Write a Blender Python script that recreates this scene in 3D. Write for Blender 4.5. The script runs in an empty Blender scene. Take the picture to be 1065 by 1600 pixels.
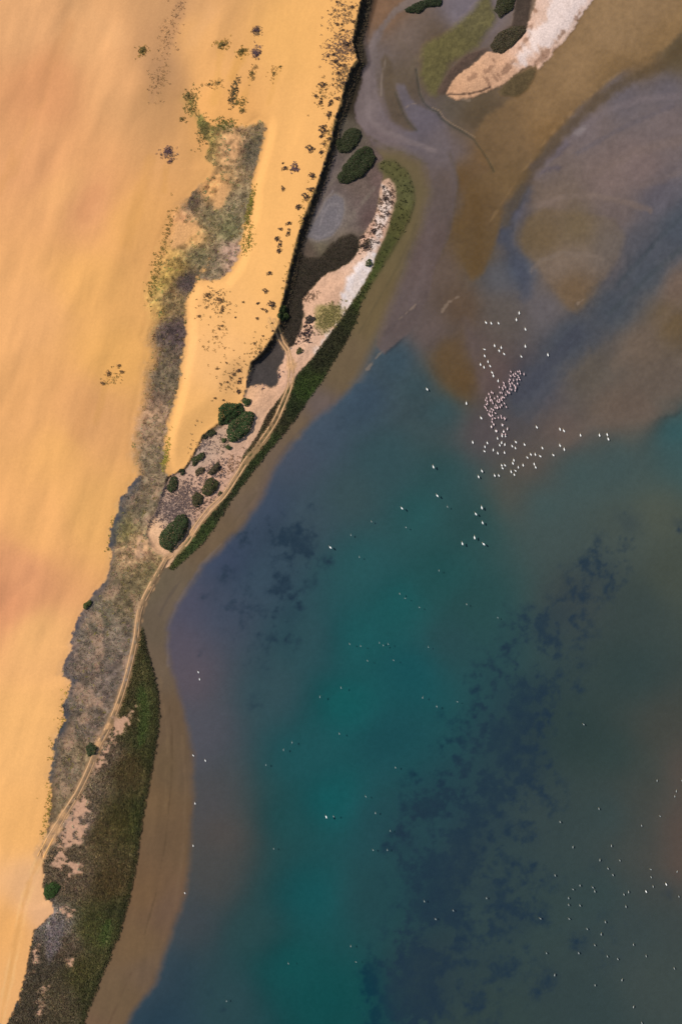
import bpy, math, random
import numpy as np
from mathutils import Vector

# ------------------------------------------------------------------ camera, sky, sun, exposure
scene = bpy.context.scene
COL = scene.collection
S = 5.0          # survey units per metre
U0, V0 = 532.5, 800.0
HCAM = 420.0     # helicopter height above the lagoon

cam_d = bpy.data.cameras.new('camera')
cam_d.sensor_fit = 'VERTICAL'
cam_d.angle = 2 * math.atan((800.0 / S) / HCAM)
cam_d.clip_start = 1.0
cam_d.clip_end = 20000.0
cam = bpy.data.objects.new('camera', cam_d)
cam.location = (0, 0, HCAM)
COL.objects.link(cam)
scene.camera = cam

SUN_EL, SUN_AZ = 50.0, -66.0         # azimuth clockwise from +Y (up in the picture)
world = bpy.data.worlds.new('World')
scene.world = world
world.use_nodes = True
wn = world.node_tree
bg = wn.nodes['Background']
sky = wn.nodes.new('ShaderNodeTexSky')
sky.sky_type = 'NISHITA'
sky.sun_disc = False
sky.sun_elevation = math.radians(SUN_EL)
sky.sun_rotation = math.radians(SUN_AZ)
wn.links.new(sky.outputs[0], bg.inputs[0])
bg.inputs[1].default_value = 0.08

sun_d = bpy.data.lights.new('sun', 'SUN')
sun_d.energy = 4.0
sun_d.angle = math.radians(0.5)
sun_d.color = (1.0, 0.93, 0.82)
sun = bpy.data.objects.new('sun', sun_d)
COL.objects.link(sun)
_d = Vector((math.sin(math.radians(SUN_AZ)) * math.cos(math.radians(SUN_EL)),
             math.cos(math.radians(SUN_AZ)) * math.cos(math.radians(SUN_EL)),
             math.sin(math.radians(SUN_EL))))
sun.rotation_euler = _d.to_track_quat('Z', 'Y').to_euler()

vs = scene.view_settings
vs.view_transform = 'Standard'
vs.look = 'None'
vs.exposure = 0.45
vs.gamma = 1.0
vs.use_curve_mapping = False
try:
    scene.cycles.max_bounces = 6
    scene.cycles.transparent_max_bounces = 12
    scene.cycles.volume_bounces = 0
except Exception:
    pass

E_LIGHT = np.array([1.60, 1.57, 1.56])     # sunlit flat ground: radiance per albedo
rng = np.random.default_rng(7)
random.seed(7)

# ------------------------------------------------------------------ small numeric helpers
def lin(c):
    c = np.asarray(c, float) / 255.0
    return np.where(c < 0.04045, c / 12.92, ((c + 0.055) / 1.055) ** 2.4)

def alb(c):
    return np.clip(lin(c) / E_LIGHT, 0.003, 0.85)

def smooth(a, b, x):
    t = np.clip((x - a) / (b - a), 0, 1)
    return t * t * (3 - 2 * t)

def _hash(i, j, seed):
    h = (i.astype(np.int64) * 374761393 + j.astype(np.int64) * 668265263 + seed * 1442695041) & 0x7fffffff
    h = ((h ^ (h >> 13)) * 1274126177) & 0x7fffffff
    h = (h ^ (h >> 16)) & 0xffff
    return h / 65535.0

def vnoise(x, y, seed=0):
    i = np.floor(x).astype(np.int64); j = np.floor(y).astype(np.int64)
    fx = x - i; fy = y - j
    fx = fx * fx * (3 - 2 * fx); fy = fy * fy * (3 - 2 * fy)
    a = _hash(i, j, seed); b = _hash(i + 1, j, seed)
    c = _hash(i, j + 1, seed); d = _hash(i + 1, j + 1, seed)
    return (a + (b - a) * fx) * (1 - fy) + (c + (d - c) * fx) * fy

def fbm(x, y, sc, oc=4, seed=0, gain=0.5):
    s = 0.0; amp = 1.0; tot = 0.0
    x = x / sc; y = y / sc
    for k in range(oc):
        s = s + amp * vnoise(x, y, seed + 17 * k); tot += amp
        amp *= gain
        x, y = x * 1.9 * 0.8 - y * 1.9 * 0.6 + 3.7, x * 1.9 * 0.6 + y * 1.9 * 0.8 - 5.1
    return s / tot - 0.5      # about -0.5 .. 0.5

FULL = {}
def coarse(fn):
    """distance and colour fields are smooth: on the full ground grid work on every third node and interpolate"""
    def run(U, V, *a):
        if U.shape != FULL.get('shape'):
            return fn(U, V, *a)
        ny, nx = U.shape
        jr = np.unique(np.append(np.arange(0, ny, 3), ny - 1)); ir = np.unique(np.append(np.arange(0, nx, 3), nx - 1))
        g = fn(U[np.ix_(jr, ir)], V[np.ix_(jr, ir)], *a)
        fj = np.interp(np.arange(ny), jr, np.arange(len(jr))); fi = np.interp(np.arange(nx), ir, np.arange(len(ir)))
        j0 = np.minimum(fj.astype(int), len(jr) - 2); i0 = np.minimum(fi.astype(int), len(ir) - 2)
        fj = (fj - j0)[:, None]; fi = (fi - i0)[None, :]
        if g.ndim == 3:
            fj = fj[..., None]; fi = fi[..., None]
        r = g[j0] * (1 - fj) + g[j0 + 1] * fj
        return r[:, i0] * (1 - fi) + r[:, i0 + 1] * fi
    return run

def seg_dist2(U, V, pts, closed):
    pts = np.asarray(pts, float)
    n = len(pts)
    best = np.full(U.shape, 1e18)
    for k in range(n if closed else n - 1):
        a = pts[k]; b = pts[(k + 1) % n]
        ab = b - a
        l2 = ab @ ab
        if l2 < 1e-9:
            continue
        t = np.clip(((U - a[0]) * ab[0] + (V - a[1]) * ab[1]) / l2, 0, 1)
        dx = U - a[0] - t * ab[0]; dy = V - a[1] - t * ab[1]
        np.minimum(best, dx * dx + dy * dy, out=best)
    return best

def inside(U, V, pts):
    pts = np.asarray(pts, float)
    n = len(pts)
    res = np.zeros(U.shape, bool)
    for k in range(n):
        x0, y0 = pts[k]; x1, y1 = pts[(k + 1) % n]
        if y0 == y1:
            continue
        c = ((y0 > V) != (y1 > V)) & (U < (x1 - x0) * (V - y0) / (y1 - y0) + x0)
        res ^= c
    return res

@coarse
def sdf(U, V, pts):
    d = np.sqrt(seg_dist2(U, V, pts, True))
    return np.where(inside(U, V, pts), d, -d)

@coarse
def ldist(U, V, pts):
    return np.sqrt(seg_dist2(U, V, pts, False))

def lnear(U, V, pts, m=14.0):
    """distance to a thin line, exact near it"""
    p = np.asarray(pts, float)
    k = (U > p[:, 0].min() - m) & (U < p[:, 0].max() + m) & (V > p[:, 1].min() - m) & (V < p[:, 1].max() + m)
    out = np.full(U.shape, 99.0)
    if k.any():
        out[k] = np.sqrt(seg_dist2(U[k], V[k], pts, False))
    return out

@coarse
def idw(U, V, pts, s=16.0):
    p = np.asarray(pts, float)
    num = np.zeros(U.shape + (3,)); den = np.zeros(U.shape)
    for q in p:
        w = 1.0 / ((U - q[0]) ** 2 + (V - q[1]) ** 2 + s * s) ** 2
        w *= s ** 4
        den += w
        num += w[..., None] * q[2:5]
    return num / np.maximum(den, 1e-30)[..., None]

# ------------------------------------------------------------------ survey lines (units: 1/5 m, x right, y down the picture)
CREST = [(760, -3000), (640, -400), (590, -150), (572, -40), (565, 0), (560, 20), (555, 43), (551, 66), (555, 82), (559, 95), (550, 105),
         (542, 125), (537, 141), (532, 164), (524, 187), (519, 214), (512, 240), (503, 269), (495, 292), (483, 322),
         (473, 348), (464, 376), (457, 406), (450, 433), (445, 460), (438, 484), (437, 505), (430, 520), (416, 544),
         (405, 556), (393, 566), (389, 578), (384, 598), (381, 615), (376, 632)]
DUNE_FOOT = [(340, 663), (318, 680), (301, 713), (291, 730), (268, 744)]
SLACK_L = [(213, 745), (198, 766), (185, 785), (181, 811), (174, 825), (171, 853), (175, 867), (171, 890), (164, 906), (147, 926),
           (140, 940), (129, 952), (119, 977), (108, 1005), (115, 1008), (105, 1028), (95, 1053), (112, 1066), (108, 1082),
           (97, 1105), (102, 1128), (89, 1148), (84, 1164), (84, 1187), (77, 1214), (82, 1237), (80, 1263), (74, 1296), (64, 1329)]
MARSH_L = [(69, 1349), (68, 1375), (71, 1404), (82, 1410), (82, 1427), (66, 1444), (54, 1454), (48, 1480), (43, 1513), (33, 1546),
           (28, 1569), (15, 1592), (11, 1604), (-20, 1700), (-60, 1900), (-300, 4500)]
DUNE = CREST + DUNE_FOOT + SLACK_L + MARSH_L + [(-4000, 4500), (-4000, -3000)]

SLACK_UPL = [(205, 717), (207, 683), (209, 648), (216, 629), (221, 602), (224, 579), (235, 550), (224, 527), (235, 497), (230, 464),
             (234, 435), (244, 412), (249, 382), (263, 350), (271, 334), (289, 312), (312, 289), (327, 276), (336, 260), (319, 248),
             (327, 225), (318, 215), (305, 190), (293, 165), (285, 152), (294, 146), (304, 165), (322, 190), (330, 196), (345, 194), (360, 192), (383, 201), (404, 190), (414, 194)]
SLACK_R = [(414, 204), (409, 227), (399, 263), (391, 292), (393, 309), (389, 338), (377, 362), (375, 382), (373, 399), (364, 418),
           (350, 435), (321, 438), (312, 436), (322, 415), (329, 399), (324, 408), (314, 428), (303, 446), (291, 464), (290, 500), (291, 531), (286, 558), (281, 585), (276, 612),
           (268, 642), (259, 676), (256, 703), (262, 740)]
TRACK_LOW = [(252, 887), (235, 918), (221, 946), (216, 968), (213, 994), (206, 1028), (198, 1059), (184, 1102), (168, 1138), (154, 1164),
             (141, 1197), (122, 1237), (99, 1273), (79, 1306)]
SLACK = SLACK_UPL + SLACK_R + [(252, 770), (243, 800), (232, 815), (226, 835), (238, 858), (260, 872)] + TRACK_LOW + SLACK_L[::-1]

REED_R = [(131, 1600), (141, 1572), (158, 1529), (174, 1490), (189, 1454), (199, 1418), (207, 1381), (214, 1349), (218, 1310),
          (223, 1283), (228, 1250), (235, 1214), (243, 1174), (249, 1131), (248, 1092), (242, 1056), (232, 1026), (227, 1000), (223, 980)]
MARSH_LOW = [(218, 975)] + TRACK_LOW[4:] + [(66, 1335)] + MARSH_L[:-2] + [(-60, 1900), (60, 1900), (105, 1680)] + REED_R

BELT_OUT = [(587, 258), (600, 250), (614, 250), (635, 266), (646, 292), (647, 319), (638, 346), (620, 379), (602, 409), (587, 432), (572, 457),
            (560, 481), (557, 502), (540, 535), (524, 561), (501, 598), (470, 642), (447, 673), (416, 710), (389, 744), (362, 781),
            (339, 818), (313, 853), (294, 870), (282, 881), (268, 893)]
BELT_IN = [(263, 888), (282, 859), (298, 838), (322, 811), (345, 781), (372, 740), (379, 713), (403, 679), (416, 649), (437, 622), (447, 609),
           (457, 598), (464, 585), (487, 561), (504, 537), (524, 510), (537, 492), (548, 475), (566, 448), (581, 421), (587, 400),
           (602, 370), (611, 340), (620, 310), (617, 289), (608, 277), (598, 270)]
BELT = BELT_OUT + BELT_IN

SPIT_L = [(598, 280), (592, 310), (587, 337), (572, 361), (562, 373), (560, 394), (548, 409), (530, 421), (512, 427), (497, 439),
          (482, 457), (473, 469), (475, 490), (470, 514), (460, 538), (449, 547), (443, 565), (433, 578), (437, 595), (426, 608),
          (410, 600), (388, 604), (382, 622), (374, 640), (345, 668), (318, 685), (301, 716), (290, 733), (266, 744), (252, 770), (243, 800), (232, 815),
          (226, 835), (238, 858), (255, 882)]
SPIT = BELT_IN[:-2] + [(608, 278)] + SPIT_L
BANK = [(840, -400), (837, 0), (829, 25), (821, 50), (804, 71), (779, 84), (762, 79), (745, 96), (720, 113), (699, 138), (697, 148), (715, 155), (733, 154), (758, 144),
        (787, 130), (812, 109), (837, 102), (841, 109), (871, 75), (896, 46), (912, 17), (927, 0), (1000, -150), (1100, -400)]
INLET = [(760, -3000), (640, -400), (590, -150), (580, -30), (578, 0), (572, 40), (564, 66), (567, 84), (566, 105), (565, 130), (554, 165), (556, 190), (566, 205), (600, 250), (598, 270)] + SPIT_L[:22] + CREST[::-1]
SHORE = [(100, 4500), (110, 1900), (160, 1680), (197, 1600), (210, 1575), (243, 1536), (260, 1477), (273, 1444), (289, 1395), (296, 1349), (297, 1299), (301, 1250),
         (301, 1174), (289, 1125), (279, 1079), (269, 1049), (260, 1013), (261, 980), (274, 949), (294, 918), (313, 887), (336, 864),
         (360, 839), (379, 821), (406, 784), (430, 730), (457, 690), (487, 657), (518, 633), (541, 612), (560, 590), (580, 545), (600, 490), (630, 420), (655, 350), (668, 300),
         (655, 255), (625, 238), (590, 235), (540, 300), (430, 500), (200, 800), (60, 1300), (-300, 4500)]
OLIVE_MARSH = [(662, 71), (704, 46), (737, 17), (762, -20), (775, 30), (748, 72), (705, 96), (692, 121), (680, 150), (668, 142), (655, 117)]
BROWN1 = [(766, 70), (780, 51), (800, 38), (806, -20), (834, -20), (826, 22), (822, 45), (808, 65), (785, 83), (768, 80)]
BROWN2 = [(780, 141), (802, 118), (836, 104), (837, 115), (822, 141), (808, 152), (785, 149)]
BROWN3 = [(681, 146), (701, 110), (729, 85), (764, 73), (762, 80), (740, 97), (705, 132), (697, 148)]
OLIVE_SCRUB = [(493, 481), (518, 473), (537, 485), (528, 505), (508, 519), (493, 513)]
POOL = [(479, 370), (490, 345), (500, 328), (510, 310), (524, 301), (538, 310), (539, 330), (533, 352), (518, 370), (496, 378)]
DARK_INLET = [(462, 390), (482, 404), (500, 400), (524, 373), (548, 364), (562, 373), (560, 394), (548, 409), (530, 421), (512, 427), (497, 439),
              (482, 457), (473, 469), (475, 490), (470, 514), (460, 538), (449, 547), (438, 520), (437, 500), (446, 450), (455, 410)]
WHITE1 = [(530, 468), (543, 436), (560, 412), (580, 396), (592, 396), (582, 424), (567, 450), (549, 480), (538, 482)]
WHITE2 = [(800, 100), (829, 50), (854, 17), (868, -40), (960, -60), (921, 0), (887, 42), (846, 84), (812, 104)]
PALE = [[(112, 1300), (128, 1285), (140, 1290), (132, 1310), (118, 1325)], [(98, 1420), (112, 1425), (108, 1440), (98, 1436)], [(85, 1335), (98, 1330), (102, 1345), (90, 1360)], [(104, 1505), (112, 1490), (114, 1512)], [(60, 1560), (70, 1545), (68, 1575), (58, 1590)], [(150, 1180), (166, 1172), (160, 1195), (146, 1205)],
        [(175, 1148), (182, 1123), (196, 1121), (213, 1108), (213, 1119), (199, 1131), (184, 1145), (172, 1173), (165, 1168)],
        [(108, 1276), (125, 1243), (141, 1243), (138, 1269), (125, 1279), (115, 1315), (102, 1329), (93, 1322)],
        [(108, 1349), (128, 1345), (125, 1362), (112, 1372)],
        [(48, 1515), (58, 1480), (56, 1500), (52, 1518)]]
LAVENDER = [(72, 1460), (82, 1434), (98, 1438), (98, 1460), (88, 1492), (74, 1508)]
TAN_SLACK = [(331, 330), (338, 300), (345, 285), (362, 290), (352, 315), (345, 325)]
TAN_SLACK2 = [(272, 345), (290, 348), (308, 346), (312, 358), (297, 370), (285, 383), (268, 390), (262, 372)]
WEDGE = [(356, 125), (374, 119), (368, 142), (360, 176), (355, 166), (356, 147)]
TRACK_UP_A = [(420, 498), (430, 517), (437, 534), (448, 551), (452, 575), (450, 602), (441, 625), (427, 656), (407, 686), (383, 717), (369, 740), (346, 774), (322, 798), (302, 825),
              (290, 845), (275, 858), (258, 872)]
TRACK_UP_B = [(429, 499), (437, 516), (443, 534), (452, 548), (458, 575), (456, 602), (447, 627), (433, 659), (413, 689), (389, 720), (374, 743), (351, 777), (327, 801), (307, 828),
              (295, 848), (280, 862), (262, 875)]
TRACK_DN_A = [(258, 872), (249, 887), (231, 918), (218, 946), (213, 968), (210, 994), (203, 1028), (195, 1059), (181, 1102), (165, 1138), (151, 1164), (138, 1197), (119, 1237), (96, 1273), (76, 1306),
              (59, 1338), (46, 1368), (33, 1408), (22, 1460), (9, 1529), (-1, 1579), (-25, 1700), (-60, 1850)]
TRACK_DN_B = [(262, 875), (254, 889), (238, 920), (224, 948), (219, 970), (216, 996), (209, 1030), (201, 1061), (187, 1104), (171, 1141), (157, 1167), (144, 1200), (125, 1240), (103, 1276), (84, 1309),
              (68, 1340), (56, 1370), (44, 1410), (33, 1462), (20, 1530), (9, 1580), (-15, 1700), (-50, 1850)]
CREEK = [(650, 108), (652, 125), (655, 145), (662, 160), (672, 170), (683, 175), (690, 186), (702, 195), (722, 206), (738, 216), (752, 235), (762, 250), (768, 262), (771, 268)]
CREEK2 = [(618, 145), (624, 162), (630, 178), (640, 194), (652, 205)]
WRACK = [(221, 1040), (225, 1062), (229, 1085), (231, 1120), (229, 1165), (226, 1200), (219, 1230), (214, 1260), (209, 1290), (204, 1330), (196, 1370), (186, 1410), (172, 1450), (163, 1490), (146, 1530), (128, 1580)]

GREYCH = [(645, -10), (611, 17), (588, 45), (570, 76), (564, 100), (560, 140), (554, 174), (563, 200), (586, 217), (613, 237), (646, 243), (668, 262), (672, 300), (655, 350), (640, 400), (625, 450),
          (600, 500), (585, 540), (600, 555), (640, 520), (665, 470), (680, 420), (700, 370), (712, 320), (715, 280), (708, 240), (700, 200), (682, 177), (662, 168), (646, 158), (629, 131), (616, 131),
          (623, 154), (636, 184), (652, 205), (629, 207), (603, 190), (591, 154), (587, 115), (591, 72), (600, 46), (623, 20), (660, 6), (700, -40), (660, -40)]
GREYCH_C = [(640, 8, 122, 107, 100), (592, 60, 116, 103, 99), (577, 150, 117, 103, 101), (600, 215, 114, 99, 98), (660, 190, 102, 94, 102), (640, 170, 100, 92, 98), (690, 220, 104, 93, 94), (690, 300, 96, 83, 78), (660, 380, 97, 82, 78), (620, 500, 96, 83, 80)]  # lavender points paint in the sky reflected by the wet film
SANDBAR = [(930, -10), (960, -200), (1300, -200), (1180, -40), (1075, 40), (1040, 75), (1000, 92), (950, 128), (900, 170), (862, 215), (830, 262), (805, 300), (785, 345), (768, 390), (752, 430), (735, 440), (722, 400), (722, 330),
           (728, 285), (768, 265), (755, 235), (738, 214), (760, 180), (800, 155), (840, 110), (890, 60)]
SANDBAR_C = [(850, 170, 134, 106, 74), (900, 100, 142, 113, 80), (960, 50, 146, 117, 84), (1010, 20, 146, 117, 84), (800, 280, 112, 89, 60), (790, 200, 120, 95, 66), (765, 240, 112, 89, 62), (745, 380, 96, 76, 50), (745, 320, 102, 79, 50), (860, 205, 128, 98, 62), (960, 115, 126, 99, 66), (1040, 60, 132, 104, 70)]
BARLINE = [(762, 352), (780, 322), (800, 292), (828, 252), (858, 212), (890, 178), (918, 152), (945, 128), (975, 108)]
ISLE = [(822, 340), (815, 370), (818, 395), (835, 410), (850, 430), (868, 455), (888, 482), (900, 490), (915, 470), (940, 440), (965, 405), (975, 370), (960, 345), (920, 335), (880, 330), (850, 325)]
ISLE_C = [(850, 375, 110, 91, 66), (900, 358, 112, 95, 72), (830, 365, 106, 88, 64), (870, 415, 120, 103, 90), (892, 450, 108, 87, 64), (945, 380, 106, 94, 84), (900, 400, 116, 100, 88)]
TEAL_TONGUE = [(676, 560), (690, 530), (720, 520), (735, 560), (745, 600), (735, 628), (715, 618), (695, 600), (680, 585)]

CRESCENT = [(593, 92), (600, 154), (613, 187), (639, 204), (652, 204), (636, 184), (623, 154), (618, 141), (613, 99), (603, 82)]
# currents, rills and silt streaks on the tidal flats: line, width, seen colour, strength
STROKES = [([(822, 296), (800, 322), (792, 345), (790, 372), (806, 402), (818, 432), (822, 460)], 17, (70, 73, 86), .75), ([(884, 226), (858, 244), (832, 262)], 11, (84, 77, 88), .7), ([(872, 262), (838, 270), (822, 290)], 7, (84, 77, 88), .5),
           ([(1090, 335), (1040, 385), (985, 440), (925, 505), (870, 560), (815, 625)], 44, (72, 76, 86), .65), ([(1090, 318), (1030, 372), (965, 445)], 6, (64, 70, 76), .55), ([(1090, 365), (1020, 425), (950, 490)], 7, (66, 72, 76), .45), ([(900, 520), (850, 575), (810, 620)], 18, (66, 68, 80), .5),
           ([(838, 322), (880, 308), (930, 306), (985, 318), (1015, 328)], 8, (126, 108, 98), .6), ([(830, 425), (846, 406), (876, 396), (915, 398), (940, 405)], 6, (124, 108, 96), .55), ([(1060, 150), (1000, 155), (950, 172), (905, 205), (865, 240), (838, 275)], 9, (122, 109, 110), .5),
           ([(912, 200), (900, 208)], 7, (150, 138, 136), .6), ([(1080, 215), (1000, 235), (920, 275)], 14, (124, 106, 98), .45), ([(1080, 265), (1000, 290)], 10, (118, 102, 96), .4), ([(1050, 165), (960, 205), (900, 240)], 6, (94, 87, 92), .5),
           ([(1075, 70), (1030, 104), (985, 122), (930, 158), (890, 195), (855, 235), (828, 272), (806, 308), (788, 350)], 15, (88, 72, 50), .6), ([(664, 300), (650, 345), (644, 380), (628, 420), (612, 455)], 5, (78, 72, 74), .6), ([(600, 522), (622, 500), (650, 476)], 6, (82, 72, 70), .6),
           ([(556, 192), (572, 210), (600, 228), (640, 243), (668, 258)], 4, (86, 76, 62), .6), ([(588, 50), (576, 90), (572, 140), (576, 185), (600, 205), (640, 222), (680, 236)], 7, (130, 115, 113), .6), ([(600, 92), (597, 120), (595, 150)], 3, (138, 124, 114), .5),
           ([(690, 180), (702, 210), (708, 250), (706, 300)], 9, (104, 91, 88), .5), ([(700, 236), (712, 262), (716, 300), (704, 350), (690, 400)], 5, (86, 74, 62), .4), ([(740, 310), (752, 360), (742, 420)], 14, (92, 70, 40), .35), ([(655, 300), (672, 360), (662, 430), (640, 480)], 10, (106, 92, 90), .4),
           ([(728, 500), (742, 560), (756, 610)], 12, (94, 80, 76), .4), ([(880, 690), (920, 660), (980, 650), (1050, 640)], 18, (104, 90, 80), .4), ([(1070, 560), (1000, 590), (930, 640)], 14, (108, 94, 82), .35), ([(1070, 470), (1010, 520), (960, 570)], 16, (108, 93, 80), .4),
           ([(640, 115), (650, 90), (680, 70), (720, 45)], 8, (106, 92, 72), .4), ([(620, 60), (640, 85), (645, 115)], 8, (104, 90, 76), .35)]
FLAT_LINES = [([(262, 1085), (269, 1140), (268, 1220), (258, 1320), (244, 1395), (226, 1460)], 1.8, (84, 66, 46), .45), ([(250, 1060), (262, 1150), (258, 1260)], 1.5, (126, 102, 74), .35), ([(284, 1150), (290, 1230), (286, 1330), (272, 1420)], 2.2, (120, 96, 72), .35),
              ([(263, 1040), (262, 985), (276, 945), (296, 912), (316, 882), (345, 850)], 3.5, (124, 108, 98), .55), ([(250, 960), (262, 935), (284, 905)], 2.2, (90, 78, 68), .5), ([(430, 720), (460, 682), (500, 640)], 3, (96, 82, 74), .45), ([(400, 770), (372, 808), (345, 840)], 2.5, (98, 82, 64), .4),
              ([(205, 1520), (188, 1560), (170, 1600)], 2, (92, 70, 52), .4), ([(560, 520), (590, 470), (622, 415), (650, 350)], 3, (92, 80, 56), .45)]
WORN = [(155, 1163, 8), (216, 970, 5.5), (100, 1274, 7), (88, 1294, 10), (78, 1312, 11), (64, 1335, 11), (184, 1104, 5), (453, 572, 9), (300, 832, 6), (262, 872, 6), (236, 919, 4), (170, 1135, 5)]
PLUMES = [([(284, -10), (268, 50), (256, 100), (238, 155)], 14, (188, 140, 98), 1.1), ([(262, 100), (250, 160)], 10, (188, 140, 94), .9), ([(110, 40), (80, 100), (62, 160)], 14, (214, 152, 98), .6), ([(75, 110), (62, 155)], 9, (206, 144, 98), .6),
          ([(22, 235), (0, 300)], 12, (216, 154, 94), .6), ([(48, 190), (22, 270)], 9, (222, 160, 100), .5), ([(150, 300), (130, 335)], 20, (218, 150, 100), .6), ([(0, 935), (45, 898)], 22, (212, 146, 102), .7), ([(140, 630), (120, 680)], 16, (222, 158, 98), .5),
          ([(200, 380), (215, 320), (235, 250)], 16, (224, 162, 88), .5), ([(345, 75), (335, 160)], 10, (222, 164, 84), .5), ([(378, 85), (362, 120)], 12, (216, 156, 70), .6), ([(262, 245), (256, 300)], 9, (222, 160, 84), .5),
          ([(60, 560), (20, 640)], 22, (224, 162, 100), .5), ([(95, 330), (60, 420)], 18, (226, 166, 104), .5), ([(395, 115), (375, 170)], 7, (220, 162, 84), .5), ([(435, 105), (420, 160)], 7, (220, 162, 84), .4), ([(240, 640), (200, 760)], 8, (226, 168, 96), .3),
          ([(170, 590), (150, 660)], 8, (228, 166, 88), .4), ([(14, 1530), (28, 1440), (45, 1380)], 5, (222, 160, 92), .5), ([(110, 0), (190, 60)], 26, (228, 172, 118), .5), ([(300, 60), (330, 20)], 20, (228, 172, 118), .5)]

# tidal water and flats: place, seen colour there; lavender greys have reflected sky painted in
TIDAL = [(600,20,125,95,72),(640,60,112,96,86),(592,100,112,99,96),(577,170,114,99,98),(620,120,96,82,66),(680,70,98,82,66),(722,16,116,106,112),
 (610,210,110,95,93),(660,180,95,85,88),(645,190,94,84,86),(705,240,104,92,92),(640,150,92,78,62),(700,170,92,82,70),(740,180,90,75,55),(720,280,104,79,48),(760,240,118,90,58),
 (850,170,140,108,70),(900,100,148,115,78),(960,50,150,118,82),(1010,20,150,118,82),(1055,90,92,78,56),(1000,90,120,94,62),(800,280,112,86,52),(740,400,98,75,42),
 (725,350,102,78,45),(690,320,98,86,82),(660,340,100,86,80),(645,420,100,86,82),(685,420,98,82,72),(620,490,100,86,84),(720,480,92,74,58),
 (700,560,92,75,54),(722,592,93,72,46),(670,520,98,84,80),(780,360,78,79,90),(795,330,76,77,94),(830,260,104,94,96),(900,200,112,100,101),
 (980,150,102,94,98),(1040,140,98,91,96),(1050,200,116,102,100),(950,280,122,104,98),(1000,260,122,104,100),(860,325,120,102,90),
 (850,375,108,90,66),(900,358,108,92,68),(828,368,104,87,64),(960,330,110,96,92),(1030,310,96,91,98),(870,415,118,101,88),(892,450,106,86,64),
 (950,420,100,92,92),(1000,380,86,85,92),(1060,350,78,83,92),(1010,430,78,83,90),(960,480,76,81,88),(812,420,70,77,94),(770,430,85,85,90),
 (850,480,97,91,93),(780,490,90,82,76),(890,530,73,77,87),(830,600,73,73,83),(800,650,75,72,74),(920,580,92,84,75),(1000,540,106,91,78),
 (1052,500,102,84,60),(1060,450,112,93,80),(960,640,102,87,76),(1000,640,102,87,76),(1040,600,98,86,76),(880,680,100,85,78),(830,730,94,79,70),
 (810,768,86,78,68),(760,680,82,73,74),(740,540,88,76,72),(770,590,92,77,75),
 (620,560,60,78,90),(560,620,60,77,93),(650,600,58,76,82),(690,640,56,78,83),(500,680,66,80,96),(460,720,70,78,94),(420,800,60,73,94),
 (360,880,60,70,96),(300,950,78,77,96),(280,1010,86,79,90),(290,1060,88,79,86),(310,1150,79,79,88),(330,1250,75,74,76),(350,1300,79,72,68),
 (330,1370,73,72,70),(300,1440,64,70,75),(260,1540,50,68,80),(250,1590,44,65,80),(340,950,66,76,94),(400,900,57,76,90),(480,820,62,78,88),
 (550,780,58,78,81),(600,720,53,78,83),(650,800,42,86,87),(700,750,45,78,80),(740,820,42,74,74),(560,880,42,86,89),(620,950,31,88,89),
 (690,900,36,78,78),(560,1000,31,88,90),(640,1050,27,81,87),(480,1000,49,78,85),(430,1080,54,78,85),(540,1100,24,91,91),(600,1150,31,76,83),
 (480,1180,34,84,88),(520,1250,24,91,93),(450,1280,35,78,80),(480,1400,26,84,87),(450,1500,24,82,82),(500,1560,23,78,78),(400,1450,46,74,76),
 (350,1560,47,72,77),(580,1400,39,72,77),(590,1280,37,72,79),(700,1000,43,72,76),(740,950,41,72,72),(840,780,58,87,89),(900,740,62,85,85),
 (960,730,64,83,83),(1050,680,54,90,94),(1062,720,62,85,85),(880,830,66,79,77),(960,830,70,79,73),(1030,800,78,83,72),(900,930,59,67,66),
 (1000,950,56,67,65),(980,1050,50,64,63),(1055,900,68,74,65),(900,1150,46,61,60),(960,1180,47,63,61),(950,1270,54,69,69),(870,1300,54,67,67),
 (1035,1150,64,66,60),(1062,1200,82,72,65),(1058,1300,86,72,64),(1066,1350,90,73,64),(1010,1200,58,66,62),(1015,1310,60,67,64),(1030,1390,60,67,65),(1040,1440,60,68,66),(1000,1250,65,67,62),(930,1400,52,67,67),
 (830,1420,52,67,66),(900,1560,52,65,65),(1040,1520,62,71,68),(1000,1450,57,69,69),(700,1520,49,64,66),(760,1580,52,66,64),(640,1300,43,71,77),
 (750,1350,51,67,69),(1110,1280,92,76,68),(1200,1300,96,80,72),(1150,900,70,76,68),(1150,600,90,84,78),(1150,300,100,92,94),(1150,50,120,98,72),(500,1700,26,74,74),(900,1700,52,66,66)]
FLATS = [(240,1250,114,89,62),(270,1200,106,85,60),(260,1120,106,85,64),(252,1040,108,90,72),(245,980,102,87,70),(230,1400,114,87,60),(210,1480,114,89,62),
 (190,1560,110,88,64),(232,1520,108,87,68),(260,1420,108,84,66),(285,1300,106,83,60),(290,1200,104,84,66),(330,840,110,90,68),(400,750,112,92,68),(470,660,110,91,70),(530,580,108,90,66),
 (580,470,108,91,62),(630,380,106,91,62),(655,300,106,91,64),(500,645,102,88,84),(420,760,106,90,84),(240,920,106,92,72),(262,950,108,92,76),(150,1650,116,88,68)]
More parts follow.
